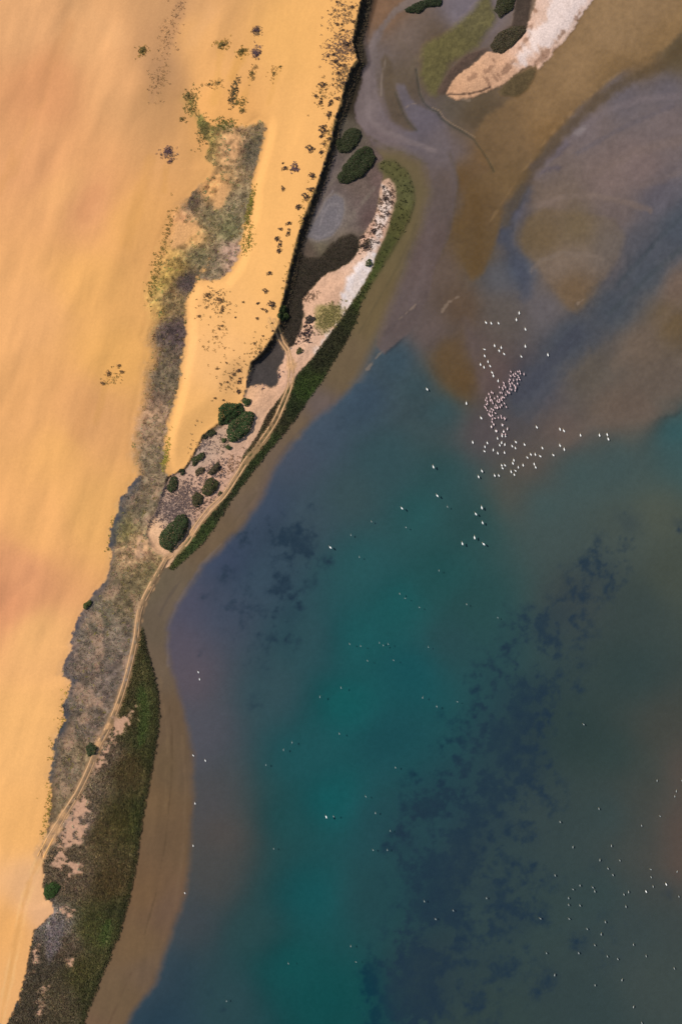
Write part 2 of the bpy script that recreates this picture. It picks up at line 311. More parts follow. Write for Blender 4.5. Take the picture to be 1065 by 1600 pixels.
INLET_C = [(560,40,44,36,28),(545,150,48,40,30),(530,215,86,77,66),(510,250,94,82,78),(565,290,96,81,73),(590,285,92,74,69),(500,300,92,80,76),(515,340,108,100,103),  # darkest points lie below the crest, dune shade included in their colour
 (500,365,110,102,105),(475,358,66,56,48),(550,335,106,94,86),(562,330,94,78,74),(578,340,86,68,64),(530,388,66,55,44),(545,392,56,46,34),(482,392,84,70,60),
 (490,425,52,44,36),(460,430,56,48,42),(460,480,56,50,44),(455,520,58,50,46),(430,550,66,58,54),(402,580,62,56,54),(470,450,50,42,35),(520,402,54,45,34),(535,375,110,96,84),(500,385,98,88,70)]
SLACK_C = [(360,230,186,142,108),(395,240,98,88,76),(330,295,200,148,102),(300,312,98,82,72),(280,352,196,142,108),(330,340,122,108,86),(372,320,134,118,98),
 (358,362,112,106,80),(365,390,160,130,122),(340,420,128,112,96),(356,420,150,122,112),(300,370,205,155,106),(310,400,112,102,80),(290,440,74,62,68),(270,470,128,106,80),
 (250,440,160,132,78),(258,420,170,136,82),(250,400,200,156,98),(240,480,176,142,88),(272,520,84,70,74),(252,560,112,96,84),(262,600,100,88,76),(240,620,118,98,88),
 (225,640,160,126,106),(230,680,138,114,98),(242,720,122,105,90),(215,720,130,112,98),(210,770,124,106,92),(190,830,122,110,78),(230,800,120,106,92),(220,860,180,142,116),
 (198,872,158,128,104),(180,920,112,98,84),(150,960,108,98,88),(200,920,110,96,75),(230,890,114,99,75),(170,1000,116,102,96),(130,1050,114,98,92),(180,1060,112,98,96),
 (120,1120,108,95,88),(150,1140,114,99,94),(110,1200,116,99,88),(130,1180,130,112,92),(92,1250,116,101,84),(300,160,120,112,60),(310,185,122,112,66),(320,225,150,126,80),(275,420,160,130,80)]
MARSH_C = [(200,1080,58,50,32),(226,1088,56,54,32),(220,1145,54,52,32),(210,1090,58,52,34),(205,1130,60,52,34),(238,1120,48,46,26),(170,1180,84,68,60),(140,1230,90,74,64),(200,1200,62,50,32),(190,1280,58,50,28),
 (160,1300,66,54,36),(130,1285,108,88,82),(215,1280,48,48,26),(170,1380,66,52,34),(120,1370,84,68,58),(150,1450,62,58,34),(165,1452,60,58,34),(100,1480,77,62,54),
 (85,1450,108,95,96),(60,1500,64,54,48),(90,1560,74,62,50),(130,1520,60,54,32),(50,1570,62,52,44),(185,1430,46,44,26),(150,1545,46,44,26),(240,1180,46,44,24)]
BELT_C = [(610,262,86,82,48),(640,300,88,86,52),(628,350,82,79,43),(600,390,72,73,38),(577,430,66,76,34),(560,465,62,70,32),(545,500,52,54,30),(520,530,52,50,32),(530,545,46,46,27),
 (500,570,48,48,30),(495,592,56,68,30),(482,612,54,70,30),(460,640,44,52,28),(440,660,50,50,30),(425,690,58,72,36),(405,710,50,62,30),(380,740,50,58,32),(345,790,52,56,34),
 (320,825,62,74,38),(295,858,62,74,40),(275,878,70,74,40),(422,655,74,60,44),(400,690,78,64,48)]
SPIT_C = [(600,310,190,150,126),(590,360,196,152,130),(560,420,208,166,142),(520,450,206,160,132),(490,470,204,158,130),(500,540,214,168,140),(450,590,208,160,132),
 (410,620,206,158,126),(400,660,208,162,132),(370,720,206,160,134),(340,750,208,160,134),(310,700,160,134,120),(280,770,176,140,120),(270,800,150,124,112),(320,790,200,154,128),
 (245,835,212,166,130),(240,850,206,158,122),(390,610,210,160,122),(330,690,176,142,120)]
BANK_C = [(710,140,196,150,116),(740,120,202,156,122),(780,105,204,158,126),(820,80,212,172,150),(850,80,206,166,142),(880,50,208,176,158),(900,10,214,184,170)]
DUNE_C = [(40,40,232,172,112),(150,60,234,174,112),(200,130,233,172,110),(300,60,234,174,104),(450,60,238,178,100),(480,200,238,178,102),(430,330,239,179,102),(400,500,241,182,108),(350,560,240,182,112),
 (300,660,240,180,104),(420,440,239,180,104),(100,300,234,172,106),(50,500,234,172,106),(150,450,236,174,98),(200,350,235,172,98),(180,560,238,176,96),(100,700,238,176,100),(40,640,235,172,104),
 (150,800,242,180,102),(60,820,240,176,104),(30,905,226,158,104),(10,930,220,150,100),(60,1000,246,184,112),(40,1150,248,186,110),(30,1300,248,184,106),(20,1450,246,180,102),(70,130,222,156,100),(60,260,226,162,104),
 (140,320,226,160,104),(125,640,226,164,100),(130,670,228,166,102),(258,60,196,146,96),(250,110,192,144,96),(240,150,196,146,92),(265,20,200,150,98),(330,100,236,174,102),(340,160,236,172,96),(55,1390,240,184,124),(65,1425,238,182,128),(-200,500,236,174,106),(-200,1300,246,182,106)]
# eel-grass patches on the bed: place, radius, strength
WEED_BELT = [(960, 795), (1015, 830), (975, 900), (930, 990), (900, 1100), (880, 1250), (870, 1400), (850, 1500), (800, 1640), (560, 1640), (590, 1500), (610, 1310), (670, 1150), (740, 1050), (800, 950), (880, 870)]
WEED_SHORE = [(350, 870), (430, 800), (520, 790), (530, 860), (500, 960), (450, 1080), (390, 1120), (350, 1060), (330, 960)]
WEED = [(700,1200,60,.35),(860,1060,50,.4),(900,980,50,.3),(960,900,50,.3),(720,1480,60,.45),(820,1370,50,.35),(860,1250,40,.3),(770,1180,70,.4),(650,1260,40,.35),(580,1500,40,.4),(930,1350,40,.2),(960,1440,50,.25),(430,870,60,.3),(360,960,40,.25),(420,980,50,.25),(470,900,40,.25),(985,825,26,.6),(1060,818,14,.9),(930,890,30,.6),(905,920,18,.4),(870,960,26,.45),(840,975,26,.7),(800,960,24,.35),(800,1000,30,.5),(760,1050,40,.5),(815,1090,40,1.0),(800,1140,50,1.0),(745,1130,40,.5),(820,1190,44,.9),(780,1230,45,.9),
 (735,1270,40,1.0),(725,1320,40,1.2),(690,1370,45,1.1),(660,1400,40,.9),(690,1420,35,.9),(640,1330,30,.5),(620,1310,25,.5),(770,1400,26,.7),(790,1300,26,.7),(830,1310,16,.5),(800,1440,32,.8),(840,1430,22,.6),(905,1475,22,1.0),(790,1510,28,.7),
 (660,1510,35,1.0),(620,1540,45,1.1),(610,1580,50,1.1),(680,1560,30,.9),(740,1560,20,.8),(850,1540,30,.5),(1040,1395,12,.8),(690,1240,50,.4),(650,1450,40,.4),(940,1500,30,.35),(860,1000,20,.35),(910,1040,16,.5),(905,1075,12,.5),
 (460,835,30,.65),(480,850,24,.6),(380,840,22,.5),(420,830,24,.5),(355,900,20,.5),(440,920,24,.6),(455,960,22,.6),(445,1000,26,.5),(410,1050,22,.4),(400,1100,16,.35),(320,935,10,.5),(325,915,8,.5),(312,1020,8,.7),(510,880,12,.4),(660,650,16,.4),(530,660,20,.3),
 (330,1550,12,.6),(350,1575,12,.5),(490,790,16,.35),(640,650,14,.35)]

# ------------------------------------------------------------------ water optics
K_ABS = np.array([0.55, 0.20, 0.155])
PATH = 1.0 + 1.0 / math.cos(math.asin(math.sin(math.radians(90 - SUN_EL)) / 1.0))

def bed_from_seen(rgb, shore=1.0):
    L = np.maximum(lin(rgb) - np.array([.0035, .006, .0072]), .0055)      # what the sky mirror adds is not the bed's
    ratio = np.maximum(L[..., 0], 1e-4) / L[..., 1]
    d = np.log(1.22 / ratio) / ((K_ABS[0] - K_ABS[1]) * PATH)
    d = np.clip(d * shore, 0.02, 3.2)
    T = np.exp(-np.maximum(d, 0)[..., None] * K_ABS * PATH)
    a = np.clip(L / E_LIGHT / T / 0.97, 0.004, 0.5)
    return a, d

# ------------------------------------------------------------------ ground model
def mix(a, b, t):
    return a + (b - a) * t[..., None]

def ground(U, V):
    """soil colour (albedo), height in metres and class at survey places"""
    shp = U.shape
    n1 = fbm(U, V, 26, 4, 1); n2 = fbm(U, V, 9, 3, 2); n3 = fbm(U, V, 4.5, 2, 3)
    nb = fbm(U, V, 90, 4, 4)
    wu = U + 14 * fbm(U, V, 70, 3, 5); wv = V + 14 * fbm(U, V, 70, 3, 6)
    # --- tidal bed
    dn = smooth(600, 760, V)
    seen = idw(wu, wv, TIDAL, 24) * (1 - dn)[..., None] + idw(wu, wv, TIDAL, 46) * dn[..., None]
    for poly, pts, e0, e1, wt in ((GREYCH, GREYCH_C, -3, 3, .9), (CRESCENT, [(610, 150, 92, 78, 62), (620, 190, 90, 76, 60)], -3, 4, .8), (SANDBAR, SANDBAR_C, -5, 5, .92), (ISLE, ISLE_C, -7, 6, .7)):
        tt = smooth(e0, e1, sdf(U, V, poly) + 6 * fbm(U, V, 32, 3, 14) + 3 * n3) * wt
        seen = mix(seen, idw(U, V, pts, 22), tt)
    seen = seen * (1 + .04 * smooth(700, 1000, V) * smooth(600, 800, U))[..., None]
    seen = mix(seen, np.broadcast_to(np.array([94., 72., 44.]), seen.shape), smooth(-12, 16, sdf(U, V, TEAL_TONGUE) + 10 * n1) * .5)
    for seg, w_, c_, a_ in STROKES:
        seen = mix(seen, np.broadcast_to(np.array(c_, float), seen.shape), smooth(w_, w_ * .1, ldist(U + 5 * n1, V + 5 * n2, seg) + w_ * .5 * n2) * a_)
    streak = fbm(U * 0.8 + V * 0.6, (V * 0.8 - U * 0.6) * 0.25, 30, 3, 8)
    blue = np.maximum(seen[..., 2] - np.maximum(seen[..., 0], seen[..., 1]), 0)
    seen[..., 2] -= 0.12 * blue
    sh = sdf(U, V, SHORE) + 5 * fbm(U, V, 40, 3, 12)
    upper = smooth(760, 560, V)
    seen = seen * (1 + (0.04 + 0.08 * upper) * streak + (0.03 + 0.06 * upper) * n2 + (.05 + 0.06 * upper) * n3 + 0.05 * upper * n1)[..., None]
    a, d = bed_from_seen(seen, smooth(-2, 60, -sh))
    weed = np.zeros(shp)
    for (x, y, r, s) in WEED:
        weed += s * np.exp(-((U + 22 * n1 - x) ** 2 + (V + 22 * nb - y) ** 2) / (2 * (0.62 * r) ** 2))
    wn_ = fbm(U, V, 34, 5, 11, 0.66)
    weed += 0.30 * smooth(-45, 50, sdf(U, V, WEED_BELT) + 60 * n1)
    weed += 0.15 * smooth(-40, 40, sdf(U, V, WEED_SHORE) + 60 * n1)
    wfine = fbm(U, V, 13, 4, 15, 0.7)
    belt = np.minimum(1, weed * 1.6)
    wm = smooth(0.05, 1.25, weed * .85 + (2.2 * wn_ + 2.1 * wfine) * belt) * (0.74 + 0.6 * wfine)
    soft = smooth(0.05, 1.4, weed) * 0.45
    T = np.exp(-np.maximum(d, 0)[..., None] * K_ABS * PATH)
    weed_alb = np.clip(lin((30, 47, 63)) / E_LIGHT / np.maximum(T, 0.12), 0.003, 0.2)
    col = a * (1 - np.maximum(wm, soft)[..., None]) + weed_alb * np.maximum(wm, soft)[..., None]
    z = -d
    cls = np.full(shp, 5)                       # lagoon bed
    cls = np.where((d < 0.05) & (V < 620), 4, cls)
    # --- flats beside the shore
    fl = idw(U, V, FLATS, 22) * (1 + 0.10 * fbm(U + 0.15 * V, V * 0.3, 9, 3, 13) + 0.05 * n3)[..., None]
    for seg, w_, c_, a_ in FLAT_LINES:
        fl = mix(fl, np.broadcast_to(np.array(c_, float), fl.shape), smooth(w_, w_ * .2, lnear(U, V, seg) + 6 * n1 + 2 * n2) * a_)
    t = smooth(-9, 7, sh + 5 * n2)
    t2 = np.where(V < 600, smooth(-16, 12, sh), t)
    col = mix(col, alb(fl), t2)
    z = z * (1 - t2) + t2 * np.clip(0.02 + sh / 5 * 0.03, 0, 0.35)
    cls = np.where(sh > 0, 4, cls)
    # small marks on the flats
    cr = lnear(U, V, CREEK) + .5 * n3
    col = mix(col, np.broadcast_to(alb((52, 42, 34)), col.shape), smooth(1.5, 0.3, cr) * 0.45)
    cr1 = lnear(U, V, [(p[0] + 3.0, p[1] - 2.0) for p in CREEK[4:10]])
    col = mix(col, np.broadcast_to(alb((178, 146, 112)), col.shape), smooth(1.2, 0.2, cr1) * 0.4)
    cr2 = lnear(U, V, CREEK2) + .4 * n3
    col = mix(col, np.broadcast_to(alb((58, 48, 42)), col.shape), smooth(1.5, 0.3, cr2) * 0.3)
    z = z - 0.15 * smooth(3, 0.5, cr) - 0.1 * smooth(3, .5, cr2)
    for seg in ([(690, 487), (700, 472), (716, 464)], [(572, 578), (590, 556), (600, 546)], [(634, 168), (640, 163), (648, 162)], [(903, 474), (911, 468)], [(622, 500), (640, 484), (655, 470)],
                [(700, 150), (712, 153), (733, 156)], [(602, 90), (598, 110), (595, 130), (594, 150)]):
        f = lnear(U, V, seg) + 4.0 * n3 + 5 * n2
        col = mix(col, np.broadcast_to(alb((158, 134, 114)), col.shape), smooth(2.2, 0.2, f) * (0.2 if len(seg) > 3 else 0.4))
    f = lnear(U, V, BARLINE) + 7 * n1 + 2 * n3
    col = mix(col, np.broadcast_to(alb((170, 134, 92)), col.shape), smooth(3.0, 0.2, f) * 0.2 * smooth(-.2, .15, n2))
    # --- inlet behind the spit
    si = sdf(U, V, INLET) + 1.5 * n2 + 3 * n3
    ti = smooth(-2.5, 2.5, si)
    ic = idw(U + 8 * n1, V + 8 * n1, INLET_C, 11) * (1.12 + 0.2 * n2 + 0.2 * n3)[..., None]
    sp = sdf(U, V, POOL) + 3 * n1
    rim = np.exp(-(sp / 2.0) ** 2)
    ic = mix(ic, np.broadcast_to(np.array([116., 109., 112.]), ic.shape), smooth(-2, 3, sp) * 0.85)
    ic = mix(ic, np.broadcast_to(np.array([134., 120., 110.]), ic.shape), rim * 0.55)
    for seg, w_ in (([(500, 352), (504, 334), (514, 320), (527, 318), (531, 330), (525, 346)], 3.5), ([(486, 366), (500, 372), (518, 362), (530, 346)], 3), ([(502, 330), (508, 312), (520, 298)], 2.5)):
        ic = mix(ic, np.broadcast_to(np.array([140., 130., 130.]), ic.shape), smooth(w_, .3, lnear(U, V, seg) + 3 * n2) * .5)
    sd = sdf(U, V, DARK_INLET) + 3 * n1 + 3 * n3
    ic = mix(ic, np.broadcast_to(np.array([52., 44., 35.]), ic.shape), smooth(-3, 3, sd) * 0.85)
    for seg, w in (([(505, 312), (512, 295), (527, 272), (548, 242)], .55), ([(520, 378), (540, 352), (556, 330), (585, 292)], .7)):
        ic = mix(ic, np.broadcast_to(np.array([128., 114., 102.]), ic.shape), smooth(5, 0, ldist(U, V, seg) + 4 * n2) * w)
    col = mix(col, alb(ic), ti)
    z = z * (1 - ti) + ti * (0.15 + 0.25 * smooth(-3, 6, sd) + 0.1 * n1)
    cls = np.where(si > 0, 2, cls)
    # --- olive marsh and brown patches round the upper bank
    for poly, c, e in ((OLIVE_MARSH, (98, 90, 54), 7), (BROWN3, (86, 68, 58), 3), (BROWN1, (66, 54, 46), 2.5), (BROWN2, (86, 72, 48), 3)):
        s = sdf(U, V, poly) + e * n1 + 4 * n3
        t = smooth(-e, e, s)
        cc = np.array(c, float) * (1 + 0.22 * n1 + 0.3 * n3)[..., None]
        col = mix(col, alb(np.clip(cc, 5, 250)), t * 0.92)
        z = z * (1 - t) + t * 0.2
        cls = np.where(s > 0, 2, cls)
    # --- upper sand bank
    s = sdf(U, V, BANK) + 3 * n2 + 5 * n3
    t = smooth(-1.2, 1.2, s)
    bc = idw(U, V, BANK_C, 20) * (1.03 + 0.10 * n2 + 0.08 * n3)[..., None]
    bs = fbm(U * 0.8 - V * 0.6, (V * 0.8 + U * 0.6) * 0.3, 7, 3, 31)
    bc = mix(bc, np.broadcast_to(np.array([150., 112., 88.]), bc.shape), smooth(0.14, 0.22, bs) * 0.7)
    w = smooth(-6, 8, sdf(U, V, WHITE2) + 30 * bs + 8 * n2)
    bc = mix(bc, np.broadcast_to(np.array([236., 214., 206.]), bc.shape), w * 0.9)
    for seg in ([(800, 96), (788, 112), (774, 124)], [(766, 105), (758, 112)], [(742, 116), (734, 122)], [(880, 48), (868, 66), (852, 84)], [(820, 62), (812, 76)], [(905, 20), (892, 40)], [(846, 92), (836, 100)], [(830, 40), (826, 58)]):
        bc = mix(bc, np.broadcast_to(np.array([128., 94., 74.]), bc.shape), smooth(4, .5, lnear(U, V, seg) + 16 * bs + 6 * n3) * .5)
    dk = lnear(U, V, [(699, 147), (715, 147), (735, 146), (752, 142), (765, 136)]) + 2 * n3
    bc = mix(bc, np.broadcast_to(np.array([92., 70., 56.]), bc.shape), smooth(2.2, .8, dk) * .85)
    col = mix(col, alb(bc), t)
    z = z * (1 - t) + t * (0.25 + 0.5 * smooth(0, 25, s))
    cls = np.where(s > 0, 3, cls)
    # --- spit
    s_spit = sdf(U, V, SPIT) + 2 * n2 + 5 * n3
    t = smooth(-1.0, 1.0, s_spit)
    sc_ = idw(U, V, SPIT_C, 16) * np.array([1.0, 1.02, 1.02]) * (1.05 + 0.08 * n2 + 0.12 * n3)[..., None]
    sst = fbm(U * 0.75 - V * 0.65, (V * 0.75 + U * 0.65) * 0.3, 6, 3, 33)
    w = smooth(-4, 5, sdf(U, V, WHITE1) + 12 * sst + 5 * n2)
    sc_ = mix(sc_, np.broadcast_to(np.array([240., 224., 220.]), sc_.shape), w * 0.95)
    w = smooth(11, 1, ldist(U, V, [(604, 295), (600, 330), (588, 372), (574, 408), (556, 446), (540, 478), (520, 520), (498, 548)]) + 22 * sst + 6 * n2)
    sc_ = mix(sc_, np.broadcast_to(np.array([236., 214., 202.]), sc_.shape), w * 0.85)
    o = smooth(-5, 4, sdf(U, V, OLIVE_SCRUB) + 8 * n2)
    sc_ = mix(sc_, np.broadcast_to(np.array([150., 134., 80.]), sc_.shape), o * 0.75)
    col = mix(col, alb(sc_), t)
    z = z * (1 - t) + t * (0.3 + 0.7 * smooth(0, 30, s_spit) + 0.25 * n1)
    cls = np.where(s_spit > 0, 3, cls)
    # --- reed belt
    s_belt = sdf(U, V, BELT) + 1.5 * n2 + 3 * n3
    t = smooth(-1.5, 1.5, s_belt)
    tb = np.where(V < 470, smooth(-6, 5, s_belt), t)
    bcx = idw(U, V, BELT_C, 12) * (1 + 0.2 * n2 + 0.25 * n3)[..., None]
    col = mix(col, alb(bcx), tb)
    z = z * (1 - t) + t * (0.35 + 0.1 * n1)
    cls = np.where(s_belt > 0, 2, cls)
    # --- lower marsh
    s_m = sdf(U, V, MARSH_LOW) + 1.5 * n2 + 4 * n3
    t = smooth(-1.5, 1.5, s_m)
    mc = idw(U + 6 * n1, V + 6 * n2, MARSH_C, 10) * np.array([1.0, 1.03, .98]) * (1.32 + 0.3 * n2 + 0.45 * n3 + .2 * n1)[..., None]
    for gp in ([(214, 1080), (222, 1068), (231, 1088), (235, 1112), (230, 1140), (223, 1165), (215, 1168), (217, 1120)], [(156, 1472), (159, 1446), (170, 1434), (177, 1445), (168, 1478)]):
        mc = mix(mc, np.broadcast_to(np.array([70., 84., 40.]), mc.shape), smooth(-4, 3, sdf(U, V, gp) + 5 * n2 + 5 * n3) * .75)
    mc = mix(mc, np.broadcast_to(np.array([50., 50., 28.]), mc.shape), smooth(9, 2, ldist(U, V, REED_R) + 3 * n2) * .8)  # dark green rim: the reed bed's shadow side put into the ground colour
    pale = np.zeros(shp)
    for k, p in enumerate(PALE):
        pale = np.maximum(pale, smooth(-5, 5, sdf(U, V, p) + 20 * n3 + 16 * n2))
    mc = mix(mc, np.broadcast_to(np.array([198., 154., 126.]), mc.shape), pale)
    lv = smooth(-4, 3, sdf(U, V, LAVENDER) + 6 * n3 + 5 * n2)
    mc = mix(mc, np.broadcast_to(np.array([124., 110., 112.]), mc.shape), lv * .9)
    wr = lnear(U, V, WRACK) + 2.5 * n2
    mc = mix(mc, np.broadcast_to(np.array([156., 140., 96.]), mc.shape), smooth(1.6, 0.3, wr) * .6 * smooth(-0.02, .16, n2 + .02))
    col = mix(col, alb(np.clip(mc, 4, 250)), t)
    z = z * (1 - t) + t * (0.4 + 0.2 * n1)
    cls = np.where(s_m > 0, 2, cls)
    # --- dunes
    s_d = sdf(U, V, DUNE) + 2.5 * n2 + 7 * n3
    s_d0 = sdf(U, V, DUNE)
    dc = ldist(U, V, CREST)
    s_s = sdf(U, V, SLACK) + 5 * n2 + 8 * n3 + 16 * n1 * np.where(U < np.interp(V, [0, 400, 640, 760, 900], [330, 285, 240, 225, 190]), 1, .15)
    s_s0 = sdf(U, V, SLACK)
    right = U > np.interp(V, [-3000, -400, 0, 180, 205, 330, 400, 440, 464, 500, 640, 760], [420, 420, 425, 400, 372, 335, 312, 300, 275, 262, 240, 235])
    low_m = smooth(1240, 1340, V)
    dsm = np.maximum(-s_s0, 0) / S
    dsm = dsm * (1 - low_m) + low_m * np.maximum(s_d0, 0) / S                                # metres from the slack
    wind = fbm(U * 0.97 + V * 0.24, (V * 0.97 - U * 0.24) * 0.16, 34, 4, 41)
    dcol = idw(U + 12 * nb, V + 30 * nb, DUNE_C, 26) * np.array([1.02, 1.015, 1.06]) * (1.0 + 0.018 * wind + 0.025 * n3)[..., None]
    # plumes and old wind tails of heavier, browner grains
    for seg, w_, c_, a_ in PLUMES:
        pl = smooth(w_, w_ * .15, ldist(U, V, seg) + w_ * .9 * n1 + w_ * .5 * n2)
        dcol = mix(dcol, np.broadcast_to(np.array(c_, float), dcol.shape), pl * a_ * .55)
    slk_low = np.interp(V, [600, 960, 1280, 1400], [1.6, 0.85, 0.7, 0.45]) + 0.4 * nb * smooth(1300, 1000, V)
    left_z = slk_low + 5.0 * (1 - np.exp(-dsm / 34.0)) + 3.2 * fbm(U * 0.95 + V * 0.3, (V * 0.95 - U * 0.3) * 0.45, 150, 4, 43) * smooth(0, 20, dsm) + 0.9 * fbm(U * 0.9 + V * 0.42, (V * 0.9 - U * 0.42) * 0.4, 55, 3, 44) * smooth(0, 10, dsm) + 0.35 * wind * smooth(0, 6, dsm)
    crest_h = np.interp(V, [-3000, 0, 90, 200, 430, 500, 545, 600, 640], [4, 3.0, 2.6, 1.9, 2.1, 1.9, 1.5, 1.0, 0.8])
    tt = dsm / np.maximum(dsm + dc / S, 0.1)
    cen_z = slk_low * 0.8 + 0.9 * smooth(0, 4.0, dsm) + (crest_h - 1.0) * smooth(0.0, 1.0, tt) + 0.25 * wind * smooth(0, 5, np.minimum(dsm, dc / S)) + 0.5 * nb
    df = ldist(U, V, [(384, 598), (376, 632)] + DUNE_FOOT) / S
    fo = smooth(0, 9, df)
    cen_z = cen_z * fo + (1 - fo) * 0.75
    top = smooth(230, 60, V)
    dz_in = np.where(right, cen_z * (1 - top) + top * (0.55 * cen_z + 0.45 * left_z), left_z)
    # join of the two bodies stays smooth
    xj = np.interp(V, [-3000, -400, 0, 200], [420, 420, 425, 405])
    wj = smooth(-70, 70, U - xj) * smooth(260, 160, V)
    blend = np.where(V < 230, 1, 0) * smooth(240, 150, V)
    dz_in = dz_in * (1 - blend) + blend * (left_z * (1 - smooth(-90, 90, U - xj)) + cen_z * smooth(-90, 90, U - xj))
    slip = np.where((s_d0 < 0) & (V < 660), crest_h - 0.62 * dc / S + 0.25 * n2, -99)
    inside_d = s_d0 > 0
    z = np.where(inside_d, np.maximum(dz_in, 0.5), np.maximum(z, slip))
    t = smooth(-0.8, 0.8, s_d)
    # slip face: dark heath and damp sand, darkened further by painted dune shade
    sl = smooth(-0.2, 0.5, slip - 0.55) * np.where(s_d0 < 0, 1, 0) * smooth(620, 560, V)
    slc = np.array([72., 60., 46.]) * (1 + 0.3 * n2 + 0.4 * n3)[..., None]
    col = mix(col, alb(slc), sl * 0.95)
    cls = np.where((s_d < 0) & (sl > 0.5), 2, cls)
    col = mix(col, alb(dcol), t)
    cls = np.where(s_d > 0, 0, cls)
    # slack floor
    fringe = np.where(U < np.interp(V, [0, 400, 640, 760, 900], [330, 285, 240, 225, 190]), 1.0, 0.0)
    t = smooth(-2.5, 2.5, s_s) * (1 - fringe) + fringe * smooth(-10, 22, s_s)
    scx = idw(U + 8 * n1, V + 8 * n2, SLACK_C, 10) * np.array([1.0, .985, .90]) * (1.1 + 0.45 * n2 + 0.65 * n3 + .25 * n1)[..., None]
    pk = smooth(.06, .2, fbm(U, V, 22, 3, 61)) * smooth(560, 680, V)
    scx = mix(scx, np.broadcast_to(np.array([192., 152., 124.]), scx.shape), pk * .5)
    for p in (TAN_SLACK, TAN_SLACK2):
        scx = mix(scx, np.broadcast_to(np.array([222., 166., 110.]), scx.shape), smooth(-3, 3, sdf(U, V, p) + 6 * n3) * .9)
    col = mix(col, alb(np.clip(scx, 10, 240)), t)
    zs = slk_low - 0.25 * smooth(0, 12, s_s0) + 0.5 * n1
    ts = np.where(inside_d, smooth(-10, 4, s_s0), smooth(-6, 0, s_s0))
    z = z * (1 - ts) + ts * zs
    cls = np.where((s_s > 0) & (s_d > -30), 1, cls)
    cls = np.where(s_s > 0, 1, cls)
    # wheel-worn sand
    td = np.minimum(np.minimum(lnear(U, V, TRACK_UP_A), lnear(U, V, TRACK_UP_B)), np.minimum(lnear(U, V, TRACK_DN_A), lnear(U, V, TRACK_DN_B)))
    tm = smooth(4.0, 1.2, td + 4 * n3 + 2 * n2) * 0.6 * smooth(1400, 1300, V)
    col = mix(col, np.broadcast_to(alb((186, 146, 106)), col.shape), tm)
    for ln_ in (TRACK_DN_A[14:], TRACK_DN_B[14:]):
        f = lnear(U, V, ln_) + 5 * n2
        col = mix(col, np.broadcast_to(alb((252, 198, 132)), col.shape), smooth(3.2, .6, f) * .45 * smooth(-.2, .2, n1 + .1))
    f = lnear(U, V, [((a_[0] + b_[0]) / 2, (a_[1] + b_[1]) / 2) for a_, b_ in zip(TRACK_DN_A[15:], TRACK_DN_B[15:])]) + 6 * n2
    col = mix(col, np.broadcast_to(alb((226, 166, 98)), col.shape), smooth(5, 1, f) * .4)
    wo = np.zeros(shp)
    for (x, y, r) in WORN:
        wo = np.maximum(wo, smooth(r * 1.25, r * .5, np.hypot(U - x, V - y) + 8 * n2 + 6 * n3))
    col = mix(col, np.broadcast_to(alb((216, 166, 118)), col.shape), wo * .8)
    td = np.where(wo > .4, 0, td)
    return col, z, cls, dict(s_s=s_s, s_m=s_m, s_belt=s_belt, s_d=s_d, s_spit=s_spit, si=si, dc=dc, td=td, n1=n1, n2=n2, pale=pale, wr=wr, sd=sd, slip=sl)

def axis(lo, hi, step, far, grow=1.35):
    inner = np.arange(lo, hi + step * 0.5, step)
    out = []; x = hi; s = step
    while x < far:
        s *= grow; x += s; out.append(x)
    out2 = []; x = lo; s = step
    while x > -far:
        s *= grow; x -= s; out2.append(x)
    return np.concatenate([np.array(out2[::-1]), inner, np.array(out)])

STEP = 0.4
xs = axis(-113, 113, STEP, 2500); ys = axis(-168, 168, STEP, 2500)
X, Y = np.meshgrid(xs, ys)
# heights are looked up where the surveyed place lies on the ground (dunes rise above the survey plane)
Z = np.zeros_like(X)
def survey(Xw, Yw, Zw):
    k = HCAM / (HCAM - Zw)
    return U0 + S * Xw * k, V0 - S * Yw * k
sub = (slice(None, None, 4), slice(None, None, 4))
for _ in range(2):
    Uc, Vc = survey(X[sub], Y[sub], Z[sub])
    zc = ground(Uc, Vc)[1]
    # back to the full grid (bilinear)
    ix = np.interp(np.arange(len(xs)), np.arange(len(xs))[::4], np.arange(zc.shape[1]))
    iy = np.interp(np.arange(len(ys)), np.arange(len(ys))[::4], np.arange(zc.shape[0]))
    i0 = np.minimum(np.floor(ix).astype(int), zc.shape[1] - 2); j0 = np.minimum(np.floor(iy).astype(int), zc.shape[0] - 2)
    fx = (ix - i0)[None, :]; fy = (iy - j0)[:, None]
    Z = (zc[j0][:, i0] * (1 - fx) + zc[j0][:, i0 + 1] * fx) * (1 - fy) + (zc[j0 + 1][:, i0] * (1 - fx) + zc[j0 + 1][:, i0 + 1] * fx) * fy
FULL['shape'] = X.shape
U, V = survey(X, Y, Z)
SOIL, Z, CLS, F = ground(U, V)

def sample(grid, x, y):
    ix = np.clip(np.interp(x, xs, np.arange(len(xs))), 0, len(xs) - 1.001)
    iy = np.clip(np.interp(y, ys, np.arange(len(ys))), 0, len(ys) - 1.001)
    i = np.floor(ix).astype(int); j = np.floor(iy).astype(int)
    fx = ix - i; fy = iy - j
    if grid.ndim == 3:
        fx = fx[..., None]; fy = fy[..., None]
    return (grid[j, i] * (1 - fx) + grid[j, i + 1] * fx) * (1 - fy) + (grid[j + 1, i] * (1 - fx) + grid[j + 1, i + 1] * fx) * fy

def place(u, v):
    """ground point of surveyed places"""
    u = np.asarray(u, float); v = np.asarray(v, float)
    x = (u - U0) / S; y = (V0 - v) / S
    zz = np.zeros_like(x)
    for _ in range(4):
        k = (HCAM - zz) / HCAM
        zz = sample(Z, x * k, y * k)
    k = (HCAM - zz) / HCAM
    return x * k, y * k, zz

# ------------------------------------------------------------------ materials
def new_mat(name):
    m = bpy.data.materials.new(name)
    m.use_nodes = True
    return m, m.node_tree, m.node_tree.nodes['Principled BSDF']

